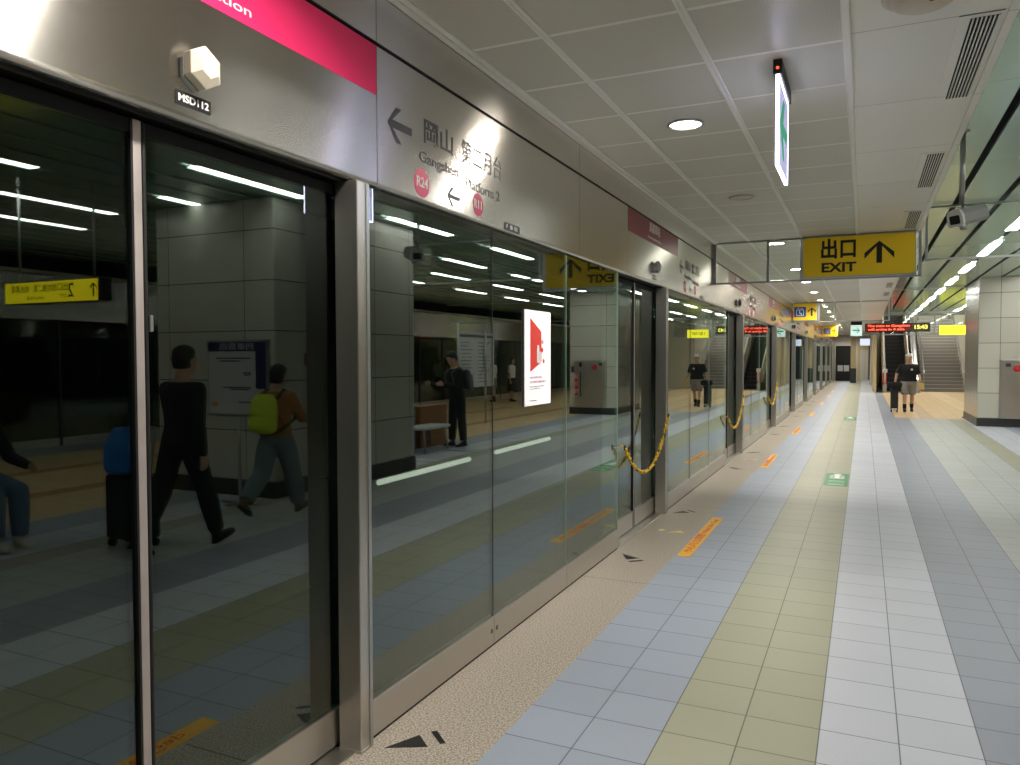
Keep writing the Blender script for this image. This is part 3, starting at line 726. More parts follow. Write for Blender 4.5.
# CCTV camera
e = empty('security_camera', (0.70, 7.1, 2.75), 'grey box security camera on a drop pole below the slatted ceiling', 'camera')
MB().tube([(0.005, 0.10, 0.09), (0.005, 0.10, SLZ - 2.75)], 0.020, 12).build('drop_pole', M['alu'], e)
MB().lathe([(0.05, 0), (0.05, -0.01), (0.03, -0.018)], (0.005, 0.10, SLZ - 2.75), ZAX, 20).build('ceiling_rose', M['alu'], e)
h = MB()
prof = [(-0.052, -0.055), (0.052, -0.055), (0.062, -0.03), (0.062, 0.03), (0.045, 0.058), (0.0, 0.068), (-0.045, 0.058), (-0.062, 0.03), (-0.062, -0.03)]
h.flat(prof, (0, 0, 0), XAX, ZAX, -0.33)
ho = h.build('housing', M['camgrey'], e, 0.004); ho.location = (-0.055, -0.03, -0.055); ho.rotation_euler = (math.radians(14), 0, math.radians(-48)); ho.scale = (1.1, 0.85, 1.1)
f = MB().flat(rrect(0.085, 0.062, 0.01), (0, -0.001, -0.005), XAX, ZAX, 0.004).build('window', M['black'], ho)
h = MB().flat([(a * 1.08, b * 1.06) for a, b in prof], (0, -0.002, 0), XAX, ZAX, -0.03); h.build('front_bezel', pbr('white bezel', srgb(222, 222, 218), 0.35), ho, 0.004)
mb = MB().tube([(0.005, 0.10, 0.1), (0.03, 0.08, -0.02), (0.02, 0.03, -0.10), (-0.01, 0.0, -0.11)], 0.014, 8); mb.ball((0.01, 0.02, -0.115), 0.028); mb.build('bracket', M['alu'], e)

# LED board, yellow exit sign and green exit panel far down the platform
e = empty('smoke_barrier', (2.1, 36.1, 2.50), 'far metal frame carrying the red LED board before the stairs', 'glass barrier', 'glass smoke barriers under the ceiling')
mb = MB(); mb.box(-2.25, 2.4, -0.03, 0.03, 0.02, 0.07); mb.box(-2.25, 2.4, -0.03, 0.03, 0.85, 0.90)
for a in (-2.25, 0.5, 2.34): mb.box(a, a + 0.06, -0.03, 0.03, 0.02, 0.9)
mb.build('frame', M['alu'], e, 0.003)
bx('glass_pane', M['clear'], -2.19, 2.34, -0.006, 0.006, 0.07, 0.85, e)
e = empty('led_board', (1.24, 35.95, 2.83), 'long red LED message board with yellow clock above the escalator', 'display')
bx('case', M['black'], -1.22, 1.22, -0.06, 0.06, -0.18, 0.18, e, 0.006)
bx('message_screen', M['led_back'], -1.19, 0.52, -0.064, -0.06, -0.155, 0.155, e)
bx('clock_screen', M['led_back2'], 0.54, 1.19, -0.064, -0.06, -0.155, 0.155, e)
text('The train to Gangshan', 0.095, (-0.33, -0.064, 0.075), XAX, ZAX, M['led_red'], e, 'lettering', bold=0.012, width=1.58)
text('will arrive in 4 min.', 0.095, (-0.40, -0.064, -0.075), XAX, ZAX, M['led_red'], e, 'lettering', bold=0.012, width=1.40)
text('15:43', 0.16, (0.87, -0.064, 0.0), XAX, ZAX, M['led_yel'], e, 'clock_digits', bold=0.008, width=0.46)
e = empty('lit_exit_sign', (3.28, 35.95, 2.69), 'bright backlit yellow sign hanging in front of the stairs', 'sign')
bx('sign_case', M['alu'], -0.5, 0.5, -0.05, 0.05, -0.2, 0.2, e, 0.006)
bx('sign_face', M['yellow_lit'], -0.49, 0.49, -0.054, -0.05, -0.19, 0.19, e)
text('1 出口 EXIT', 0.12, (-0.02, -0.054, 0.0), XAX, ZAX, pbr('pale olive print', srgb(70, 62, 12), 0.5), e, 'lettering', bold=0.02, width=0.62)
mb = MB()
for a in (-0.42, 0.42): mb.tube([(a, 0, 0.2), (a, 0, 0.72)], 0.012, 8)
mb.build('hanger', M['alu'], e)
e = empty('exit_direction_sign', (-0.31, 36.0, 2.74), 'white lit exit panel with green right arrow, left of the red LED board', 'sign')
bx('lamp_box', M['black'], -0.22, 0.22, -0.04, 0.04, 0.22, 0.39, e, 0.003)
bx('lit_panel', pbr('lit pale exit face', srgb(220, 240, 236), 0.4, emit=srgb(210, 240, 235), estr=0.95), -0.22, 0.22, -0.012, 0.012, -0.24, 0.22, e)
MB().flat(turn(arrow_pts(0.24, 0.3, 0.06), -90), (0, -0.013, 0), XAX, ZAX, 0.002).build('arrow', M['exit_green'], e)

# ------------------------------------------------------------------ pillars (part of the building)
def pillar(x0, x1, y0, y1, n):
    struct(bx(f'wall_pillar_{n}', M['wallpanel_' + n], x0 + 0.004, x1, y0, y1, 0.185, 3.42, None, 0.012))
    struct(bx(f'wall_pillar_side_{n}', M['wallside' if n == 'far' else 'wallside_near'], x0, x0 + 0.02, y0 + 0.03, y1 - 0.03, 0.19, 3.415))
    struct(bx(f'baseboard_{n}', M['plinth'], x0 - 0.012, x1 + 0.012, y0 - 0.012, y1 + 0.012, 0, 0.185, None, 0.004))
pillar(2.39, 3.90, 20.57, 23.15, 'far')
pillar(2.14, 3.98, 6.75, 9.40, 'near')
e = tag(MB().box(2.128, 2.139, 7.25, 7.50, 1.52, 1.66).build('wall_sign_plaque', M['crimson'], None, 0.002), 'small dark red plaque on the side of the near pillar, reflected beside the door post', 'plaque')
# hydrant cabinet on the far pillar
e = empty('hydrant_cabinet', (3.24, 20.55, 0.19), 'stainless fire hydrant cabinet with a red button on the tiled pillar', 'cabinet')
bx('body', M['steel_plain'], -0.42, 0.52, -0.05, 0.01, 0.0, 1.345, e, 0.006)
bx('door', M['steel_plain'], -0.40, 0.36, -0.058, -0.05, 0.02, 1.08, e, 0.004)
bx('top_panel', M['steel_plain'], -0.40, 0.50, -0.056, -0.05, 1.10, 1.33, e, 0.003)
MB().lathe([(0.075, 0), (0.075, 0.02), (0.05, 0.035), (0, 0.04)], (-0.10, -0.056, 1.14), -YAX, 24).build('alarm_button', M['red_paint'], e)
MB().lathe([(0.04, 0), (0.035, 0.02), (0, 0.024)], (0.12, -0.056, 1.215), -YAX, 20).build('alarm_bell', M['board_white'], e)
bx('signal_lamp', M['black'], 0.28, 0.36, -0.062, -0.056, 1.15, 1.28, e)
bx('red_label', M['red_paint'], 0.40, 0.49, -0.056, -0.05, 0.35, 0.95, e)
for i, c in enumerate('消防栓'): text(c, 0.10, (0.445, -0.056, 0.86 - i * 0.2), XAX, ZAX, M['white'], e, 'label_lettering')
bx('pull_handle', M['ink'], 0.30, 0.33, -0.08, -0.058, 0.3, 1.0, e, 0.004)
bx('plate', M['ink'], -0.32, -0.22, -0.060, -0.056, 1.18, 1.26, e)
e = tag(MB().box(3.78, 3.84, 20.50, 20.57, 1.18, 1.34).build('wall_mounted_call_box', M['ink'], None, 0.004), 'small dark call box on the right side of the tiled pillar', 'call box')

# steel post with base standing at the pillar's far corner
e = empty('barrier_pole', (2.45, 23.3, 0), 'slim dark steel pole rising beside the far edge of the pillar', 'pole')
MB().tube([(0, 0, 0), (0, 0, 1.95)], 0.03, 12).build('shaft', M['ink'], e)
MB().lathe([(0.10, 0), (0.10, 0.012), (0.04, 0.03)], (0, 0, 0)).build('foot', M['ink'], e)

# ------------------------------------------------------------------ stairs and escalator
rise, run = 0.162, 0.30
mb = MB()
e = empty('staircase', (3.32, 40.0, 0), 'wide grey stone staircase rising behind the lit yellow sign', 'stairs')
prof = [(0, -0.2)]
for i in range(22): prof += [(i * run, i * rise), (i * run, (i + 1) * rise)]
prof += [(22 * run, 22 * rise), (22 * run, -0.2)]
MB().flat(prof, (-0.86, 0, 0), YAX, ZAX, 1.70).build('steps', M['stair'], e)
mb = MB()
for i in range(22): mb.box(-0.855, 0.835, i * run - 0.004, i * run + 0.05, (i + 1) * rise - 0.018, (i + 1) * rise + 0.004)
mb.build('nosing', M['nosing'], e)
sl = rise / run
for xx in (-0.80, 0.78):
    mb = MB(); mb.tube([(xx, -0.25, 0.85), (xx, 0.05, 0.92), (xx, 6.6, 0.92 + 6.55 * sl)], 0.028, 10)
    for i in range(6): mb.tube([(xx, 0.1 + 1.25 * i, (0.1 + 1.25 * i) * sl), (xx, 0.1 + 1.25 * i, 0.93 + (0.05 + 1.25 * i) * sl)], 0.016, 8)
    mb.build('handrail', M['alu'], e)
struct(bx('wall_stair_right', M['endwall'], 4.16, 4.4, 39.6, 50, 0, 7.0))
struct(bx('wall_stair_back', M['endwall'], 0.3, 4.4, 48.5, 48.7, 0, 7.0))
struct(bx('wall_stair_left', M['tanwall'], 0.38, 0.52, 38.3, 50, 0, 7.0))
struct(bx('ceiling_stairwell', M['endwall'], 0.22, 4.4, 38.2, 48.7, 7.0, 7.1))
struct(bx('wall_stair_lintel', M['alu'], 0.22, 4.4, 38.3, 38.5, 3.42, 7.0))
struct(bx('wall_end', M['endwall'], 4.4, 11.2, 39.6, 39.8, 0, 4.2))
struct(bx('wall_far', M['endwall'], -1.85, 0.3, 58.0, 58.2, 0, 4.2))
struct(bx('wall_far_track', M['concrete'], -6.4, -1.87, YE, YE + 0.2, -1.3, 4.2))
e = empty('escalator', (1.38, 38.6, 0), 'dark escalator with black steps and pale balustrades, left of the stairs', 'escalator')
prof = [(-0.1, -0.2), (-0.1, 0.01), (1.0, 0.01)]; y, z = 1.0, 0.01
for i in range(20): z += 0.2; prof.append((y, z)); y += 0.36; prof.append((y, z))
prof += [(y, -0.2)]
MB().flat(prof, (-0.43, 0, 0), YAX, ZAX, 0.86).build('steps', M['esc_step'], e)
mb = MB(); y, z = 1.0, 0.01
for i in range(20):
    z += 0.2; mb.box(-0.42, 0.42, y - 0.004, y + 0.03, z - 0.012, z + 0.003); y += 0.36
mb.build('tread_edge', M['esc_line'], e)
es = 0.2 / 0.36
for s in (-1, 1):
    x0 = 0.44 * s; x1 = 0.60 * s
    a, b = min(x0, x1), max(x0, x1)
    MB().flat([(-0.3, -0.05), (-0.3, 0.36), (0.9, 0.40), (8.2, 0.40 + 7.3 * es), (8.2, -0.05)], (a, 0, 0), YAX, ZAX, b - a).build('skirt_cladding', M['alu'], e, 0.004)
    MB().flat([(-0.55, 0.62), (-0.45, 0.95), (1.0, 1.02), (8.2, 1.02 + 7.2 * es), (8.2, 0.4 + 7.3 * es), (0.9, 0.40), (-0.3, 0.36)], ((a + b) / 2 - 0.006, 0, 0), YAX, ZAX, 0.012).build('balustrade', pbr('milky balustrade', srgb(206, 206, 198), 0.25, 0.2), e)
    MB().tube([((a + b) / 2, -0.3, 0.40), ((a + b) / 2, -0.55, 0.52), ((a + b) / 2, -0.62, 0.75), ((a + b) / 2, -0.45, 0.98), ((a + b) / 2, 1.0, 1.05), ((a + b) / 2, 8.2, 1.05 + 7.2 * es)], 0.035, 10).build('handrail', pbr('pale handrail', srgb(190, 184, 170), 0.4), e)
bx('warning_panel', M['red_paint'], -0.60, -0.44, -0.36, -0.31, 0.42, 0.88, e, 0.004)
bx('newel_cap', M['whitecloth'], -0.62, -0.42, -0.36, -0.30, 0.90, 1.06, e, 0.01)
# dividing rails between escalator and stairs
e = empty('divider_rail', (2.20, 38.8, 0), 'bundle of pale steel rails sloping up between escalator and stairs', 'railing')
MB().flat([(-0.2, 0), (-0.2, 0.5), (1.2, 0.55), (8, 0.55 + 6.8 * 0.55), (8, 0)], (-0.10, 0, 0), YAX, ZAX, 0.20).build('parapet', M['alu'], e, 0.004)
for xx in (-0.07, 0.07): MB().tube([(xx, -0.15, 0.5), (xx, -0.15, 0.98), (xx, 1.2, 1.05), (xx, 8, 1.05 + 6.8 * 0.55)], 0.024, 10).build('rail', M['alu'], e)
# end of the platform
e = empty('lift_entrance', (0.12, 57.95, 0), 'pale steel lift door at the far end of the platform', 'lift')
bx('surround', M['tanwall'], -0.52, 0.17, -0.08, 0.04, 0, 2.75, e, 0.01)
bx('door_panel', M['endwall'], -0.36, -0.11, -0.10, -0.08, 0, 2.1, e); bx('door_panel', M['endwall'], -0.10, 0.15, -0.10, -0.08, 0, 2.1, e)
e = empty('lit_ceiling_sign', (0.32, 50.0, 2.48), 'small white and blue lit sign above the passage at the far end', 'sign')
bx('lit_panel', pbr('lit pale blue sign', srgb(220, 232, 250), 0.4, emit=srgb(214, 228, 255), estr=1.1), -0.55, 0.42, -0.03, 0.03, -0.2, 0.2, e)
bx('blue_panel', M['blue_sign'], 0.28, 0.42, -0.034, -0.03, -0.2, 0.2, e)
MB().tube([(0, 0, 0.2), (0, 0, 0.65)], 0.015, 8).build('hanger', M['alu'], e)
e = empty('equipment_cabinet', (-1.26, 56.2, 0), 'black equipment cabinet with two pale notices at the far platform end', 'cabinet')
bx('body', M['black'], -0.47, 0.47, -0.3, 0.3, 0, 2.35, e, 0.01)
bx('notice', M['board_white'], -0.34, -0.02, -0.306, -0.30, 0.65, 1.05, e); bx('notice', M['board_white'], 0.04, 0.36, -0.306, -0.30, 0.65, 1.05, e)
struct(bx('wall_column', M['tanwall'], -0.75, -0.45, 52.0, 52.4, 0, 3.13)); struct(bx('baseboard_column', M['plinth'], -0.77, -0.43, 51.98, 52.42, 0, 0.9))

# ------------------------------------------------------------------ the opposite track side (seen in the glass)
struct(bx('wall_right', M['concrete'], 11.0, 11.2, YB, 39.6, -1.3, 4.2))
struct(bx('trim_9', M['granite'], 9.42, 9.9, YB, 39.6, 0.0, 0.004))
proto = None
for k in range(15):
    y0 = -6.0 + 3.05 * k
    if proto is None:
        e = empty('far_screen_bay', (9.45, y0, 0), '', 'glass panel'); proto = e
        bx('glass_pane', M['glass'], 0.01, 0.03, 0.03, 3.03, 0.15, 2.30, e)
        bx('kick_rail', M['steel_rail'], 0.0, 0.05, 0.002, 3.046, 0.004, 0.15, e, 0.003)
        bx('mullion', M['rubber'], -0.005, 0.05, 1.50, 1.53, 0.15, 2.3, e); bx('mullion', M['rubber'], -0.01, 0.05, 0.0, 0.05, 0.0, 2.3, e)
        bx('header', M['steel'], -0.01, 0.3, 0.002, 3.044, 2.30, 3.10, e, 0.01)
    else:
        e = copy_tree(proto); e.location = (9.45, y0, 0)
    tag(e, f"{ORD[k]} bay of dark glass screen across the platform, seen reflected in the near glass", 'glass panel', 'screen bays on the opposite platform edge')
struct(bx('ceiling_edge', M['ceil'], 9.3, 9.9, YB, 39.6, 3.11, 3.16))
struct(bx('wall_tunnel_right', M['void'], 10.2, 10.3, YB, 39.6, -0.2, 3.2))

# tube lights low on the tunnel wall
for k, (y0, y1) in enumerate(((7.34, 9.57), (10.45, 12.6))):
    e = empty('tunnel_wall_lamp', (-5.06, (y0 + y1) / 2, 0.165), ['pale tube light low beyond the glass, left one of two', 'pale tube light low beyond the glass, right one of two under the poster'][k], 'light', 'tube lights in the tunnel')
    w = (y1 - y0) / 2
    MB().tube([(0, -w, 0), (0, w, 0)], 0.034, 12).build('tube', M['track_tube'], e)
    mb = MB()
    for a in (-w + 0.2, w - 0.2): mb.box(-1.04, 0.0, a - 0.02, a + 0.02, -0.05, -0.02)
    mb.build('bracket', M['alu'], e)

# ------------------------------------------------------------------ things seen only in reflection
e = empty('information_board', (2.32, 6.38, 0), 'framed white information board on a single pole before the near pillar', 'notice board', None, 0)
bx('frame', M['alu'], -0.44, 0.44, -0.02, 0.02, 0.96, 1.80, e, 0.004)
s = bx('sheet', M['board_white'], -0.415, 0.415, -0.024, -0.02, 0.985, 1.775, e)
bx('title_band', M['navy'], -0.415, 0.415, -0.0255, -0.024, 1.675, 1.775, e); bx('side_band', M['navy'], -0.415, -0.265, -0.0252, -0.024, 1.27, 1.675, e)
text('列車資訊', 0.06, (0.0, -0.0255, 1.722), XAX, ZAX, M['board_white'], e, 'title', width=0.5)
mb = MB()
for z, a, b in ((1.60, -0.2, 0.3), (1.57, -0.05, 0.25), (1.44, -0.2, -0.08), (1.42, -0.2, -0.1), (1.28, -0.2, 0.2), (1.26, -0.18, 0.1), (1.12, -0.2, -0.02)):
    mb.box(a, b, -0.0256, -0.024, z - 0.008, z + 0.008)
mb.build('text_line', M['print'], e); bx('yellow_tag', M['amber'], 0.28, 0.37, -0.0256, -0.024, 1.07, 1.12, e)
MB().tube([(0, 0, 0.02), (0, 0, 0.97)], 0.018, 10).build('pole', M['alu'], e)
mb = MB(); mb.box(-0.25, 0.25, -0.03, 0.03, 0, 0.02); mb.box(-0.03, 0.03, -0.2, 0.2, 0, 0.02); mb.build('foot', M['alu'], e, 0.004)

e = empty('direction_sign', (4.05, 5.5, 2.32), 'long lit yellow exit sign hung below the slats, seen reflected at far left', 'sign')
bx('sign_case', M['black'], -0.80, 0.78, -0.06, 0.06, -0.12, 0.12, e, 0.004)
bx('sign_face', pbr('lit yellow direction face', srgb(236, 214, 30), 0.4, emit=srgb(240, 216, 24), estr=2.2), -0.745, 0.77, -0.064, -0.06, -0.112, 0.112, e)
MB().flat(shift(arrow_pts(0.10, 0.15, 0.024), -0.68, 0), (0, -0.064, 0), XAX, ZAX, 0.002).build('arrow', M['black'], e)
text('2', 0.15, (-0.33, -0.064, 0), XAX, ZAX, M['black'], e, 'lettering', bold=0.01)
text('出口', 0.07, (-0.20, -0.064, 0.04), XAX, ZAX, M['black'], e, 'lettering'); text('EXIT', 0.035, (-0.20, -0.064, -0.05), XAX, ZAX, M['black'], e, 'lettering')
text('察哈爾二街 · 後站廣場', 0.065, (0.28, -0.064, 0.035), XAX, ZAX, M['black'], e, 'lettering', width=0.75); text('Chahaer 2nd St.', 0.034, (0.25, -0.064, -0.06), XAX, ZAX, M['black'], e, 'lettering')
mb = MB()
for a in (-0.62, 0.6): mb.tube([(a, 0, 0.12), (a, 0, SLZ - 2.32)], 0.014, 8)
mb.build('hanger', M['alu'], e)

e = empty('route_map_board', (4.70, 16.3, 0), 'tall white route map board on two steel poles, reflected in the glass', 'notice board')
bx('sheet', M['board_white'], -0.02, 0.02, -0.92, 0.92, 0.90, 2.2, e, 0.004)
for a in (-0.98, 0.40): MB().tube([(-0.045, a, 0), (-0.045, a, 2.42)], 0.028, 12).build('pole', M['alu'], e)
mb = MB()
mb.box(-0.024, -0.02, -0.86, 0.86, 2.08, 2.14)
for i in range(12):
    for j in range(2):
        z = 1.95 - i * 0.085; mb.box(-0.023, -0.02, -0.80 + j * 0.85, -0.80 + j * 0.85 + random.uniform(0.3, 0.65), z, z + 0.016)
mb.tube([(-0.022, 0.1, 1.1), (-0.022, 0.35, 1.4), (-0.022, 0.3, 1.8), (-0.022, 0.7, 2.0)], 0.008, 6)
mb.build('printed_lines', M['print'], e)

def bench(loc, rz, label):
    e = empty('platform_bench', loc, label, 'bench', 'platform benches', rz)
    bx('seat', M['benchtop'], -0.45, 0.45, -0.21, 0.21, 0.39, 0.44, e, 0.015)
    for sx in (-0.36, 0.36):
        for sy in (-0.15, 0.15): MB().tube([(sx, sy, 0.39), (sx * 1.06, sy * 1.25, 0.0)], 0.018, 8).build('leg', M['alu'], e)
    return e
bench((3.10, 11.35, 0), PI / 2, 'pale bench with thin legs by the wood panelled box, reflected in the glass')
bench((3.05, 3.75, 0), PI / 2, 'pale bench under the sitting person, reflected at the far left')
o = bx('wooden_box_planter', M['wood'], 3.36, 3.66, 11.55, 12.5, 0, 0.74, None, 0.01); tag(o, 'brown wood panelled box behind the reflected bench', 'box')
o = bx('recycling_bin', M['teal'], 3.38, 3.66, 10.95, 11.45, 0, 0.72, None, 0.02); tag(o, 'dark teal bin beside the brown box, behind the reflected bench', 'bin')

# ------------------------------------------------------------------ people
def remeshed(mb, voxel, smooth, name, m, parent):
    bmesh.ops.recalc_face_normals(mb.bm, faces=mb.bm.faces)
    me = bpy.data.meshes.new('tmp'); mb.bm.to_mesh(me); mb.bm.free()
    t = bpy.data.objects.new('tmp', me); COL.objects.link(t)
    r = t.modifiers.new('r', 'REMESH'); r.mode = 'VOXEL'; r.voxel_size = voxel
    if smooth:
        s = t.modifiers.new('s', 'SMOOTH'); s.factor = 0.5; s.iterations = smooth
    out = evaluated_mesh(t); bpy.data.objects.remove(t); bpy.data.meshes.remove(me)
    out.name = name; out.materials.clear(); out.materials.append(m)
    for p in out.polygons: p.use_smooth = True
    o = bpy.data.objects.new(name, out); COL.objects.link(o); o.parent = parent
    return o

def limb(mb, pts, rad, n=12):
    """a tapered limb with rounded joints"""
    for (a, b), (ra, rb) in zip(zip(pts, pts[1:]), zip(rad, rad[1:])):
        a, b = V(a), V(b); mb.tube([a, a.lerp(b, 0.25), a.lerp(b, 0.6), b], [ra, ra * 1.02 * 0.75 + rb * 0.27, ra * 0.45 + rb * 0.57, rb], n)
    for p, r in zip(pts, rad): mb.ball(p, r * 0.99)

def hand(mb, w, d, palm, thumb, curl=0.5):
    """palm, four fingers and thumb from wrist w along d; palm = direction the palm faces, thumb = side of the thumb"""
    d = V(d).normalized(); pn = V(palm); pn = (pn - d * pn.dot(d)).normalized(); th = V(thumb); th = (th - d * th.dot(d) - pn * th.dot(pn)).normalized()
    w = V(w)
    mb.loft([(w - d * 0.01, th * 0.024, pn * 0.018), (w + d * 0.03, th * 0.034, pn * 0.016), (w + d * 0.075, th * 0.041, pn * 0.014), (w + d * 0.095, th * 0.038, pn * 0.011)])
    for i, L in enumerate((0.070, 0.079, 0.073, 0.056)):
        b = w + d * (0.082 - 0.004 * abs(i - 1.3)) + th * (0.029 - 0.0195 * i)
        p = [b]; a = 0
        for sgm, fr in enumerate((0.45, 0.32, 0.23)):
            a += curl * (0.7 if sgm == 0 else 0.9); p.append(p[-1] + (d * math.cos(a) + pn * math.sin(a)) * L * fr)
        mb.tube(p, [0.0095, 0.009, 0.008, 0.0068], 8); mb.ball(p[-1], 0.0068)
    b = w + d * 0.03 + th * 0.028
    p = [b, b + (d * 0.6 + th * 0.75 + pn * 0.2).normalized() * 0.035, b + (d * 0.6 + th * 0.75 + pn * 0.2).normalized() * 0.035 + (d * 0.85 + th * 0.3 + pn * 0.4).normalized() * 0.035]
    mb.tube(p, [0.0125, 0.0105, 0.0085], 8); mb.ball(p[-1], 0.0085)

def head(mb, c, fwd, s=1.0):
    """head with face features, centred at c, looking along fwd"""
    f = V(fwd).normalized(); r = f.cross(ZAX).normalized(); u = r.cross(f)
    P = lambda x, y, z: V(c) + (r * x + f * y + u * z) * s
    rings = [(-0.118, 0.022, 0.020, 0.062), (-0.108, 0.036, 0.036, 0.052), (-0.085, 0.052, 0.060, 0.030), (-0.05, 0.063, 0.080, 0.012), (-0.01, 0.071, 0.092, 0.002), (0.03, 0.076, 0.098, -0.004), (0.07, 0.071, 0.093, -0.008), (0.10, 0.054, 0.072, -0.010), (0.118, 0.028, 0.038, -0.010), (0.123, 0.008, 0.010, -0.010)]
    mb.loft([(P(0, o, z), r * a * s, f * b * s) for z, a, b, o in rings])
    mb.loft([(P(0, 0.088, 0.012), r * 0.008 * s, f * 0.006 * s), (P(0, 0.098, -0.012), r * 0.012 * s, f * 0.014 * s), (P(0, 0.100, -0.030), r * 0.017 * s, f * 0.018 * s), (P(0, 0.092, -0.036), r * 0.012 * s, f * 0.012 * s)])
    mb.ball(P(0, 0.082, -0.062), 0.022 * s, 0.010 * s, 0.006 * s, Matrix((r, f, u)).transposed()); mb.ball(P(0, 0.080, -0.071), 0.019 * s, 0.010 * s, 0.006 * s, Matrix((r, f, u)).transposed())
    for q in (-1, 1):
        mb.ball(P(q * 0.074, -0.008, -0.004), 0.010 * s, 0.018 * s, 0.030 * s, Matrix((r, f, u)).transposed())
        mb.ball(P(q * 0.030, 0.084, 0.018), 0.020 * s, 0.010 * s, 0.006 * s, Matrix((r, f, u)).transposed())
    mb.tube([P(0, -0.01, -0.08), P(0, -0.03, -0.17)], [0.055 * s, 0.058 * s], 14)
    return P, r, f, u

def person(loc, rz, label, H=1.72, thigh=(0, 0), knee=(0, 0), uarm=(0, 0), fore=(0.15, 0.15), abd=(0.12, 0.12), lean=0.0, sit=False,
           top='black_cloth', bottom='black_cloth', shoes='shoe', hair='hair', sleeve='long', legs='long', hairlen=0.0, headturn=0.0, cap=None, girth=1.0, skirt=False, simple=False, group=None, footp=None, nod=0.0):
    e = empty('person', loc, label, 'person', group, rz)
    k = H / 1.72; J = {}
    ft = []
    for i, s in enumerate((-1, 1)):
        hip = V((0.092 * s, 0, 0)); a = thigh[i]
        kn = hip + V((0.012 * s, 0.425 * math.sin(a), -0.425 * math.cos(a)))
        b = a - knee[i]; an = kn + V((0.0, 0.415 * math.sin(b), -0.415 * math.cos(b))); ft.append((hip, kn, an, b))
    foot_pitch = []
    for i, (hip, kn, an, b) in enumerate(ft):
        foot_pitch.append((footp[i] if footp else max(-0.9, min(0.45, (b if b > 0 else b * 0.75)))))
    def lows(i):
        an = ft[i][2]; p = foot_pitch[i]; c, s_ = math.cos(p), math.sin(p)
        toe = an.z - 0.075 * c + 0.155 * s_; heel = an.z - 0.075 * c - 0.055 * s_; return min(toe, heel)
    base = -min(lows(0), lows(1)) if not sit else None
    if sit: base = sit / k
    ofs = V((0, 0, base))
    W = lambda p: (V(p) + ofs) * k
    ux = V((0, math.sin(lean), math.cos(lean)))            # spine direction
    Sp = lambda h, y=0.0: W(ux * h + V((0, y * math.cos(lean), -y * math.sin(lean))))
    yv = V((0, math.cos(lean), -math.sin(lean)))
    g = girth
    tors = [(-0.09, 0.140, 0.100, 0.0), (0.0, 0.168, 0.118, -0.005), (0.06, 0.162, 0.112, 0.0), (0.14, 0.145, 0.102, 0.006), (0.24, 0.152, 0.108, 0.005), (0.34, 0.166, 0.116, 0.0), (0.43, 0.172, 0.108, -0.008), (0.475, 0.140, 0.090, -0.012), (0.505, 0.090, 0.070, -0.014), (0.535, 0.060, 0.060, -0.008), (0.60, 0.054, 0.056, 0.006)]
    def torso(mb, add=0.0, lo=-0.1, hi=0.61, gg=1.0):
        rr = [(Sp(h, y), XAX * (a * g * gg + add) * k, yv * (b * g * gg + add) * k) for h, a, b, y in tors if lo <= h <= hi]
        mb.loft(rr)
    arms = []
    for i, s in enumerate((-1, 1)):
        sh = Sp(0.445) + XAX * 0.176 * s * k * (0.6 + 0.4 * g)
        a = uarm[i] + lean * 0.5; dn = V((s * math.sin(abd[i]), math.sin(a) * math.cos(abd[i]), -math.cos(a) * math.cos(abd[i])))
        el = sh + dn * 0.285 * k
        a2 = a + fore[i]; d2 = V((s * math.sin(abd[i]) * 0.4, math.sin(a2), -math.cos(a2))).normalized()
        wr = el + d2 * 0.25 * k; arms.append((sh, el, wr, d2))
    hc = Sp(0.56) + (V((0, 0.03, 0.125))) * k
    fw = V((math.sin(headturn), math.cos(headturn), -nod))
    # body
    mb = MB(); torso(mb)
    P, hr, hf, hu = head(mb, hc, fw, k)
    mb.tube([Sp(0.50), Sp(0.56), hc - ZAX * 0.06 * k - V((0, 0.02, 0)) * k], [0.062 * k, 0.056 * k, 0.056 * k], 14)
    for i in (0, 1):
        hip, kn, an, b = ft[i]
        limb(mb, [W(hip), W(kn), W(an)], [0.082 * k * g, 0.055 * k, 0.038 * k])
        if legs == 'short' or skirt: mb.ball(W(kn + (an - kn) * 0.28 + V((0, -0.012, 0))), 0.056 * k, 0.058 * k, 0.10 * k)
        sh, el, wr, d2 = arms[i]; limb(mb, [sh, el, wr], [0.052 * k, 0.040 * k, 0.026 * k])
        s = -1 if i == 0 else 1
        hand(mb, wr, d2, (-s, 0, 0.0), (0, 1, 0.2), 0.45)
    remeshed(mb, 0.0075 if not simple else 0.012, 2, 'body', M['skin'], e)
    # top
    mb = MB(); torso(mb, 0.014, -0.02 if legs != 'none' else -0.09, 0.51, 1.03)
    for i in (0, 1):
        sh, el, wr, d2 = arms[i]; mb.ball(sh, 0.064 * k)
        mb.tube([Sp(0.43) + XAX * 0.10 * (1 if i else -1) * k, sh], [0.085 * k, 0.066 * k], 12)
        if sleeve == 'long': limb(mb, [sh, el, wr - d2 * 0.015 * k], [0.068 * k, 0.056 * k, 0.041 * k])
        else: mb.tube([sh, sh.lerp(el, 0.5), sh.lerp(el, 0.82)], [0.070 * k, 0.068 * k, 0.070 * k], 14)
    remeshed(mb, 0.011, 4, 'shirt' if sleeve != 'long' else 'jacket', M[top], e)
    # trousers
    mb = MB(); torso(mb, 0.010, -0.1, 0.07, 1.03)
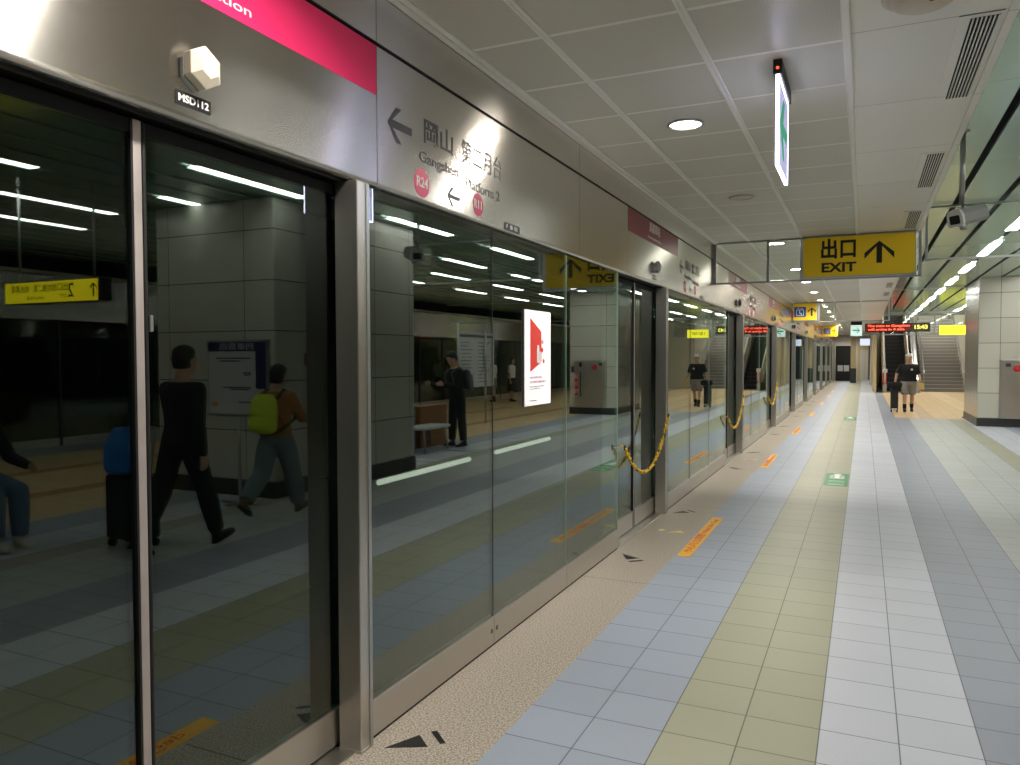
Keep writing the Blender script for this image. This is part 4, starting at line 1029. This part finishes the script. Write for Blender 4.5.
    if skirt:
        mb.loft([(W((0, 0, 0.05)), XAX * 0.17 * k, YAX * 0.125 * k), (W((0, 0, -0.1)), XAX * 0.20 * k, YAX * 0.16 * k), (W((0, 0, -0.5)), XAX * 0.24 * k, YAX * 0.2 * k)])
    else:
        for i in (0, 1):
            hip, kn, an, b = ft[i]; h0 = W(hip); k0 = W(kn); a0 = W(an)
            if legs == 'short':
                mb.ball(h0, 0.10 * k * g); mb.tube([h0, h0.lerp(k0, 0.5), h0.lerp(k0, 0.93)], [0.105 * k * g, 0.102 * k, 0.098 * k], 14)
            else:
                wd = 1.25 if legs == 'wide' else 1.0
                mb.ball(h0, 0.095 * k * g); mb.ball(k0, 0.080 * k * wd)
                mb.tube([h0, h0.lerp(k0, 0.4), k0], [0.102 * k * g, 0.094 * k * wd, 0.080 * k * wd], 14); mb.tube([k0, k0.lerp(a0, 0.35), k0.lerp(a0, 0.93)], [0.080 * k * wd, 0.082 * k * wd, 0.066 * k * wd], 14)
    remeshed(mb, 0.011, 4, 'skirt' if skirt else ('shorts' if legs == 'short' else 'trousers'), M[bottom], e)
    # shoes
    for i in (0, 1):
        hip, kn, an, b = ft[i]; p = foot_pitch[i]
        fy = V((0, math.cos(p), math.sin(p))); fu = V((0, -math.sin(p), math.cos(p))); A = W(an); mb = MB()
        q = lambda y, z: A + (fy * y + fu * z) * k
        mb.loft([(q(-0.062, -0.045), XAX * 0.022 * k, fu * 0.028 * k), (q(-0.045, -0.036), XAX * 0.034 * k, fu * 0.038 * k), (q(0.0, -0.03), XAX * 0.038 * k, fu * 0.045 * k), (q(0.07, -0.043), XAX * 0.042 * k, fu * 0.032 * k), (q(0.13, -0.052), XAX * 0.043 * k, fu * 0.022 * k), (q(0.172, -0.056), XAX * 0.026 * k, fu * 0.014 * k)])
        mb.tube([q(-0.008, -0.02), q(-0.012, 0.03)], [0.046 * k, 0.045 * k], 12)
        o = remeshed(mb, 0.009, 2, 'shoe', M[shoes], e)
        mb = MB(); pts = [(-0.03, -0.066), (0.03, -0.066), (0.042, 0.06), (0.046, 0.12), (0.03, 0.172), (-0.03, 0.172), (-0.046, 0.12), (-0.042, 0.06)]
        mb.flat([(a * k, c * k) for a, c in pts], q(0, -0.076), XAX, fy, 0.016 * k); mb.build('sole', M['shoe_w'] if shoes == 'shoe_w' else M['rubber'], o, 0.003)
        if legs == 'short': MB().tube([W(an + (kn - an) * 0.02), W(an + (kn - an) * 0.34)], [0.047 * k, 0.056 * k], 14).build('sock', M['black_cloth'], e)
    # hair
    mb = MB()
    mb.loft([(P(0, -0.030, -0.055 - hairlen * 0.4), hr * 0.066 * k, hf * 0.070 * k), (P(0, -0.034, -0.02), hr * 0.080 * k, hf * 0.082 * k), (P(0, -0.022, 0.035), hr * 0.086 * k, hf * 0.098 * k), (P(0, -0.014, 0.08), hr * 0.081 * k, hf * 0.100 * k), (P(0, -0.012, 0.115), hr * 0.056 * k, hf * 0.070 * k), (P(0, -0.012, 0.133), hr * 0.02 * k, hf * 0.026 * k)])
    if hairlen: mb.loft([(P(0, -0.055, -0.05 - hairlen), hr * 0.070 * k, hf * 0.040 * k), (P(0, -0.05, 0.02), hr * 0.085 * k, hf * 0.07 * k)])
    remeshed(mb, 0.009, 3, 'hair', M[hair], e)
    for q in (-1, 1):
        ey = MB().ball(P(q * 0.030, 0.0865, 0.006), 0.010 * k, 0.007 * k, 0.006 * k).build('eye', M['black'], e)
    if cap:
        mb = MB(); mb.loft([(P(0, -0.004, 0.045), hr * 0.087 * k, hf * 0.105 * k), (P(0, -0.006, 0.09), hr * 0.084 * k, hf * 0.100 * k), (P(0, -0.010, 0.125), hr * 0.062 * k, hf * 0.075 * k), (P(0, -0.01, 0.142), hr * 0.02 * k, hf * 0.025 * k)])
        c = mb.build('cap', M[cap], e)
        mb = MB(); mb.flat([(-0.075 * k, 0.06 * k), (0.075 * k, 0.06 * k), (0.07 * k, 0.13 * k), (0.04 * k, 0.165 * k), (-0.04 * k, 0.165 * k), (-0.07 * k, 0.13 * k)], P(0, 0.0, 0.05), hr, hf, 0.007 * k); mb.build('brim', M['whitecloth'], c, 0.003)
    return e, dict(arms=arms, Sp=Sp, P=P, W=W, ft=ft, yv=yv)

# man with the suitcase, walking towards the camera
e, I = person((1.18, 25.0, 0), PI, 'man in white cap, black T-shirt and grey shorts walking with a black suitcase', 1.70, thigh=(-0.26, 0.34), knee=(0.25, 0.06), uarm=(0.05, 0.10), fore=(1.05, 0.25), abd=(0.26, 0.44),
              top='black_cloth', bottom='grey_cloth', sleeve='short', legs='short', cap='whitecloth', girth=1.26)
p = I['Sp'](0.35) + V((-0.075, 0.166, 0))
MB().flat(disc_pts(0.034, 18), p, -XAX, ZAX, 0.004).build('chest_emblem', M['board_white'], e)
hw = I['arms'][1]; hr_ = hw[2] + hw[3] * 0.085
SX, SY, SZ = 1.18 - hr_.x, 25.0 - hr_.y, hr_.z - 0.005
b = empty('suitcase', (SX, SY, 0), 'black upright suitcase rolled beside the man in the cap', 'suitcase')
bx('shell', M['case'], -0.10, 0.10, -0.17, 0.17, 0.06, 0.70, b, 0.03)
mb = MB()
for a in (-0.09, 0.09): mb.tube([(0.0, a, 0.69), (0.0, a, SZ)], 0.010, 8)
mb.tube([(0.0, -0.10, SZ), (0.0, 0.10, SZ)], 0.013, 8); mb.build('handle', M['alu'], b)
for sx in (-0.075, 0.075):
    for sy in (-0.13, 0.13): MB().lathe([(0.0, -0.014), (0.028, -0.014), (0.028, 0.014), (0, 0.014)], (sx, sy, 0.028), XAX, 16).build('wheel', M['rubber'], b)
bx('base_label', M['board_white'], -0.07, 0.07, -0.173, -0.168, 0.075, 0.115, b)
o = MB(); o.loft([((SX, SY - 0.19, 0.705), XAX * 0.12, YAX * 0.06), ((SX, SY - 0.19, 0.74), XAX * 0.19, YAX * 0.08), ((SX, SY - 0.19, 0.84), XAX * 0.20, YAX * 0.075), ((SX, SY - 0.19, 0.88), XAX * 0.14, YAX * 0.05)])
tag(remeshed(o, 0.012, 3, 'travel_bag', M['black_cloth'], None), 'soft black bag resting on top of the suitcase', 'bag')
w = I['arms'][0][2]
o = MB(); 
hl = I['arms'][0][2] + I['arms'][0][3] * 0.085
hb = V((1.18 - hl.x, 25.0 - hl.y, hl.z))
o.box(-0.075, 0.075, -0.05, 0.05, -0.22, -0.03)
o = o.build('carry_bag', M['tanbag'], None, 0.008); o.location = hb + V((0.015, 0.0, -0.025)); tag(o, 'small tan bag hanging from the hand of the man in the cap', 'bag')
MB().tube([(-0.05, 0, -0.05), (-0.04, 0, 0.02), (0.04, 0, 0.02), (0.05, 0, -0.05)], 0.005, 6).build('bag_handle', M['tanbag'], o)

# woman with the lime backpack (seen in the glass, walking away along the platform)
e, I = person((1.52, 6.07, 0), -0.12, 'person with a lime backpack, brown top and grey trousers walking past the board', 1.56, thigh=(0.34, -0.30), knee=(0.05, 0.55), uarm=(0.5, -0.1), fore=(0.9, 0.5), abd=(0.15, 0.15), lean=0.06,
              top='mustard', bottom='slate_cloth', shoes='shoe_t', legs='wide', hair='hair', hairlen=0.05, nod=0.15)
bp = empty('backpack', (1.52, 6.07, 0), 'lime yellow backpack worn by the person passing the information board', 'backpack', None, -0.12)
mb = MB(); c = I['Sp'](0.26, -0.20); y = I['yv']
mb.loft([(I['Sp'](0.04, -0.245), XAX * 0.11, y * 0.05), (I['Sp'](0.08, -0.25), XAX * 0.15, y * 0.085), (I['Sp'](0.25, -0.25), XAX * 0.155, y * 0.10), (I['Sp'](0.40, -0.24), XAX * 0.14, y * 0.08), (I['Sp'](0.47, -0.22), XAX * 0.09, y * 0.04)])
remeshed(mb, 0.012, 4, 'sack', M['lime'], bp)
mb = MB(); mb.loft([(I['Sp'](0.07, -0.33), XAX * 0.09, y * 0.03), (I['Sp'](0.12, -0.34), XAX * 0.115, y * 0.045), (I['Sp'](0.22, -0.34), XAX * 0.11, y * 0.03)])
remeshed(mb, 0.010, 3, 'front_pocket', M['lime'], bp)
MB().tube([I['Sp'](0.14, -0.12) + XAX * 0.158, I['Sp'](0.24, -0.22) + XAX * 0.160, I['Sp'](0.25, -0.315), I['Sp'](0.24, -0.22) - XAX * 0.160, I['Sp'](0.14, -0.12) - XAX * 0.158], 0.007, 6).build('piping', M['dkgreen'], bp)
for s in (-1, 1):
    MB().tube([I['Sp'](0.42, -0.15) + XAX * 0.09 * s, I['Sp'](0.53, -0.05) + XAX * 0.10 * s, I['Sp'](0.44, 0.13) + XAX * 0.11 * s, I['Sp'](0.2, 0.12) + XAX * 0.14 * s, I['Sp'](0.08, -0.14) + XAX * 0.14 * s], 0.016, 8).build('strap', M['dkgreen'], bp)
w = I['arms'][0][2]
mb = MB(); mb.loft([(w + V((0.0, 0.0, 0.03)), XAX * 0.06, YAX * 0.10), (w + V((0.0, 0.04, -0.08)), XAX * 0.07, YAX * 0.12), (w + V((-0.01, 0.12, -0.20)), XAX * 0.05, YAX * 0.10), (w + V((-0.01, 0.20, -0.30)), XAX * 0.03, YAX * 0.06)])
o = remeshed(mb, 0.012, 3, 'folded_jacket', M['backgrey'], None); o.location = (1.52, 6.07, 0); o.rotation_euler = (0, 0, -0.12)
tag(o, 'dark jacket draped over the forearm of the backpack wearer', 'jacket')

# dark walker nearer the glass
e, I = person((1.26, 4.64, 0), 0.0, 'person in dark jacket and trousers striding past, reflected beside the door seam', 1.73, thigh=(0.36, -0.28), knee=(0.06, 0.30), uarm=(-0.15, 0.25), fore=(0.25, 0.3), abd=(0.14, 0.14), lean=0.04,
              top='black_cloth', bottom='black_cloth', shoes='shoe', hair='hair', hairlen=0.02)
b = empty('wheeled_suitcase', (1.74, 4.55, 0), 'dark wheeled suitcase trailing behind the striding person', 'suitcase')
bx('shell', M['case'], -0.20, 0.20, -0.12, 0.12, 0.07, 0.62, b, 0.03)
mb = MB()
for a in (-0.1, 0.1): mb.tube([(a, 0.1, 0.6), (a, 0.16, 1.0)], 0.010, 8)
mb.tube([(-0.11, 0.16, 1.0), (0.11, 0.16, 1.0)], 0.014, 8); mb.build('handle', M['alu'], b)
for sx in (-0.16, 0.16):
    for sy in (-0.08, 0.08): MB().lathe([(0.0, -0.016), (0.036, -0.016), (0.036, 0.016), (0, 0.016)], (sx, sy, 0.036), XAX, 16).build('wheel', M['rubber'], b)
mb = MB(); mb.loft([((1.74, 4.48, 0.635), XAX * 0.16, YAX * 0.12), ((1.74, 4.48, 0.68), XAX * 0.20, YAX * 0.14), ((1.74, 4.48, 0.86), XAX * 0.19, YAX * 0.14), ((1.74, 4.49, 1.02), XAX * 0.10, YAX * 0.09)])
tag(remeshed(mb, 0.014, 4, 'travel_bag', M['blue_cloth'], None), 'blue bag sitting on the dark wheeled suitcase', 'bag')

# seated person at the far left of the reflection
person((3.0, 4.02, 0), PI / 2, 'person in jeans and pale shoes sitting on a bench, reflected at far left', 1.68, thigh=(1.45, 1.40), knee=(1.42, 1.38), uarm=(0.5, 0.5), fore=(0.8, 0.8), sit=0.55, top='black_cloth', bottom='denim', shoes='shoe_w', hair='hair_b', hairlen=0.1, footp=(0.0, 0.0), simple=True, nod=0.3)
# standing man with a grey backpack by the bench
e, I = person((2.95, 12.15, 0), PI + 0.5, 'person in a dark hoodie with grey backpack standing by the bench, reflected in the glass', 1.70, thigh=(0.08, -0.06), knee=(0.05, 0.05), uarm=(0.35, 0.35), fore=(1.3, 1.3), lean=0.14, top='black_cloth', bottom='black_cloth', shoes='shoe', hair='hair', simple=True, nod=0.5)
bp = empty('backpack', (2.95, 12.15, 0), 'grey backpack worn by the person standing at the reflected bench', 'backpack', None, PI + 0.5)
y = I['yv']; mb = MB()
mb.loft([(I['Sp'](0.04, -0.245), XAX * 0.12, y * 0.05), (I['Sp'](0.10, -0.25), XAX * 0.16, y * 0.09), (I['Sp'](0.30, -0.25), XAX * 0.16, y * 0.10), (I['Sp'](0.45, -0.225), XAX * 0.13, y * 0.06)])
remeshed(mb, 0.014, 4, 'sack', M['backgrey'], bp)
for s in (-1, 1): MB().tube([I['Sp'](0.42, -0.15) + XAX * 0.09 * s, I['Sp'](0.53, -0.05) + XAX * 0.10 * s, I['Sp'](0.44, 0.13) + XAX * 0.11 * s, I['Sp'](0.2, 0.12) + XAX * 0.14 * s, I['Sp'](0.08, -0.14) + XAX * 0.14 * s], 0.016, 8).build('strap', M['backgrey'], bp)
# two people far across the platform
person((7.9, 25.3, 0), PI / 2, 'person in a white top and dark skirt far across the platform, nearer the poster', 1.60, thigh=(0.1, -0.1), top='whitecloth', bottom='black_cloth', hair='hair', hairlen=0.12, skirt=True, sleeve='short', simple=True)
person((8.5, 25.0, 0), -PI / 2, 'person in white top and grey shorts far across the platform', 1.60, thigh=(0.05, -0.1), top='whitecloth', bottom='grey_cloth', hair='hair', hairlen=0.1, sleeve='short', legs='short', simple=True)

# ------------------------------------------------------------------ added lamp in the stairwell, world, camera
e = empty('added_stair_light', (3.2, 43.0, 6.9), 'unseen panel light added to brighten the staircase', 'light')  # unseen lamp, put up the shaft to light the stairs
bx('housing', M['alu'], -0.6, 0.6, -1.5, 1.5, 0.0, 0.10, e); bx('diffuser', emis('added stair lamp diffuser', (1, 0.97, 0.9, 1), 48.0), -0.57, 0.57, -1.47, 1.47, -0.02, 0.0, e)

w = bpy.data.worlds.new('World'); S.world = w; w.use_nodes = True
w.node_tree.nodes['Background'].inputs[0].default_value = (0.02, 0.02, 0.02, 1); w.node_tree.nodes['Background'].inputs[1].default_value = 1.0

cam = bpy.data.cameras.new('camera'); co = bpy.data.objects.new('camera', cam); COL.objects.link(co)
cam.sensor_width = 36.0; cam.lens = 36.0 * 766 / 1020; cam.clip_start = 0.05; cam.clip_end = 300
rt, up, fd = V((0.907837, 0.419318, -0.001987)), V((-0.011764, 0.030205, 0.999474)), V((-0.419157, 0.907337, -0.032354))
co.matrix_world = Matrix(((rt.x, up.x, -fd.x, 0), (rt.y, up.y, -fd.y, 0), (rt.z, up.z, -fd.z, 1.6), (0, 0, 0, 1)))
S.camera = co
S.view_settings.view_transform = 'Standard'; S.view_settings.look = 'None'; S.view_settings.gamma = 1.0; S.view_settings.use_curve_mapping = False
S.view_settings.exposure = -0.3
S.cycles.use_denoising = True
S.cycles.max_bounces = 8; S.cycles.diffuse_bounces = 4; S.cycles.glossy_bounces = 5; S.cycles.transparent_max_bounces = 24
S.cycles.sample_clamp_indirect = 6.0
S.cycles.use_light_tree = True
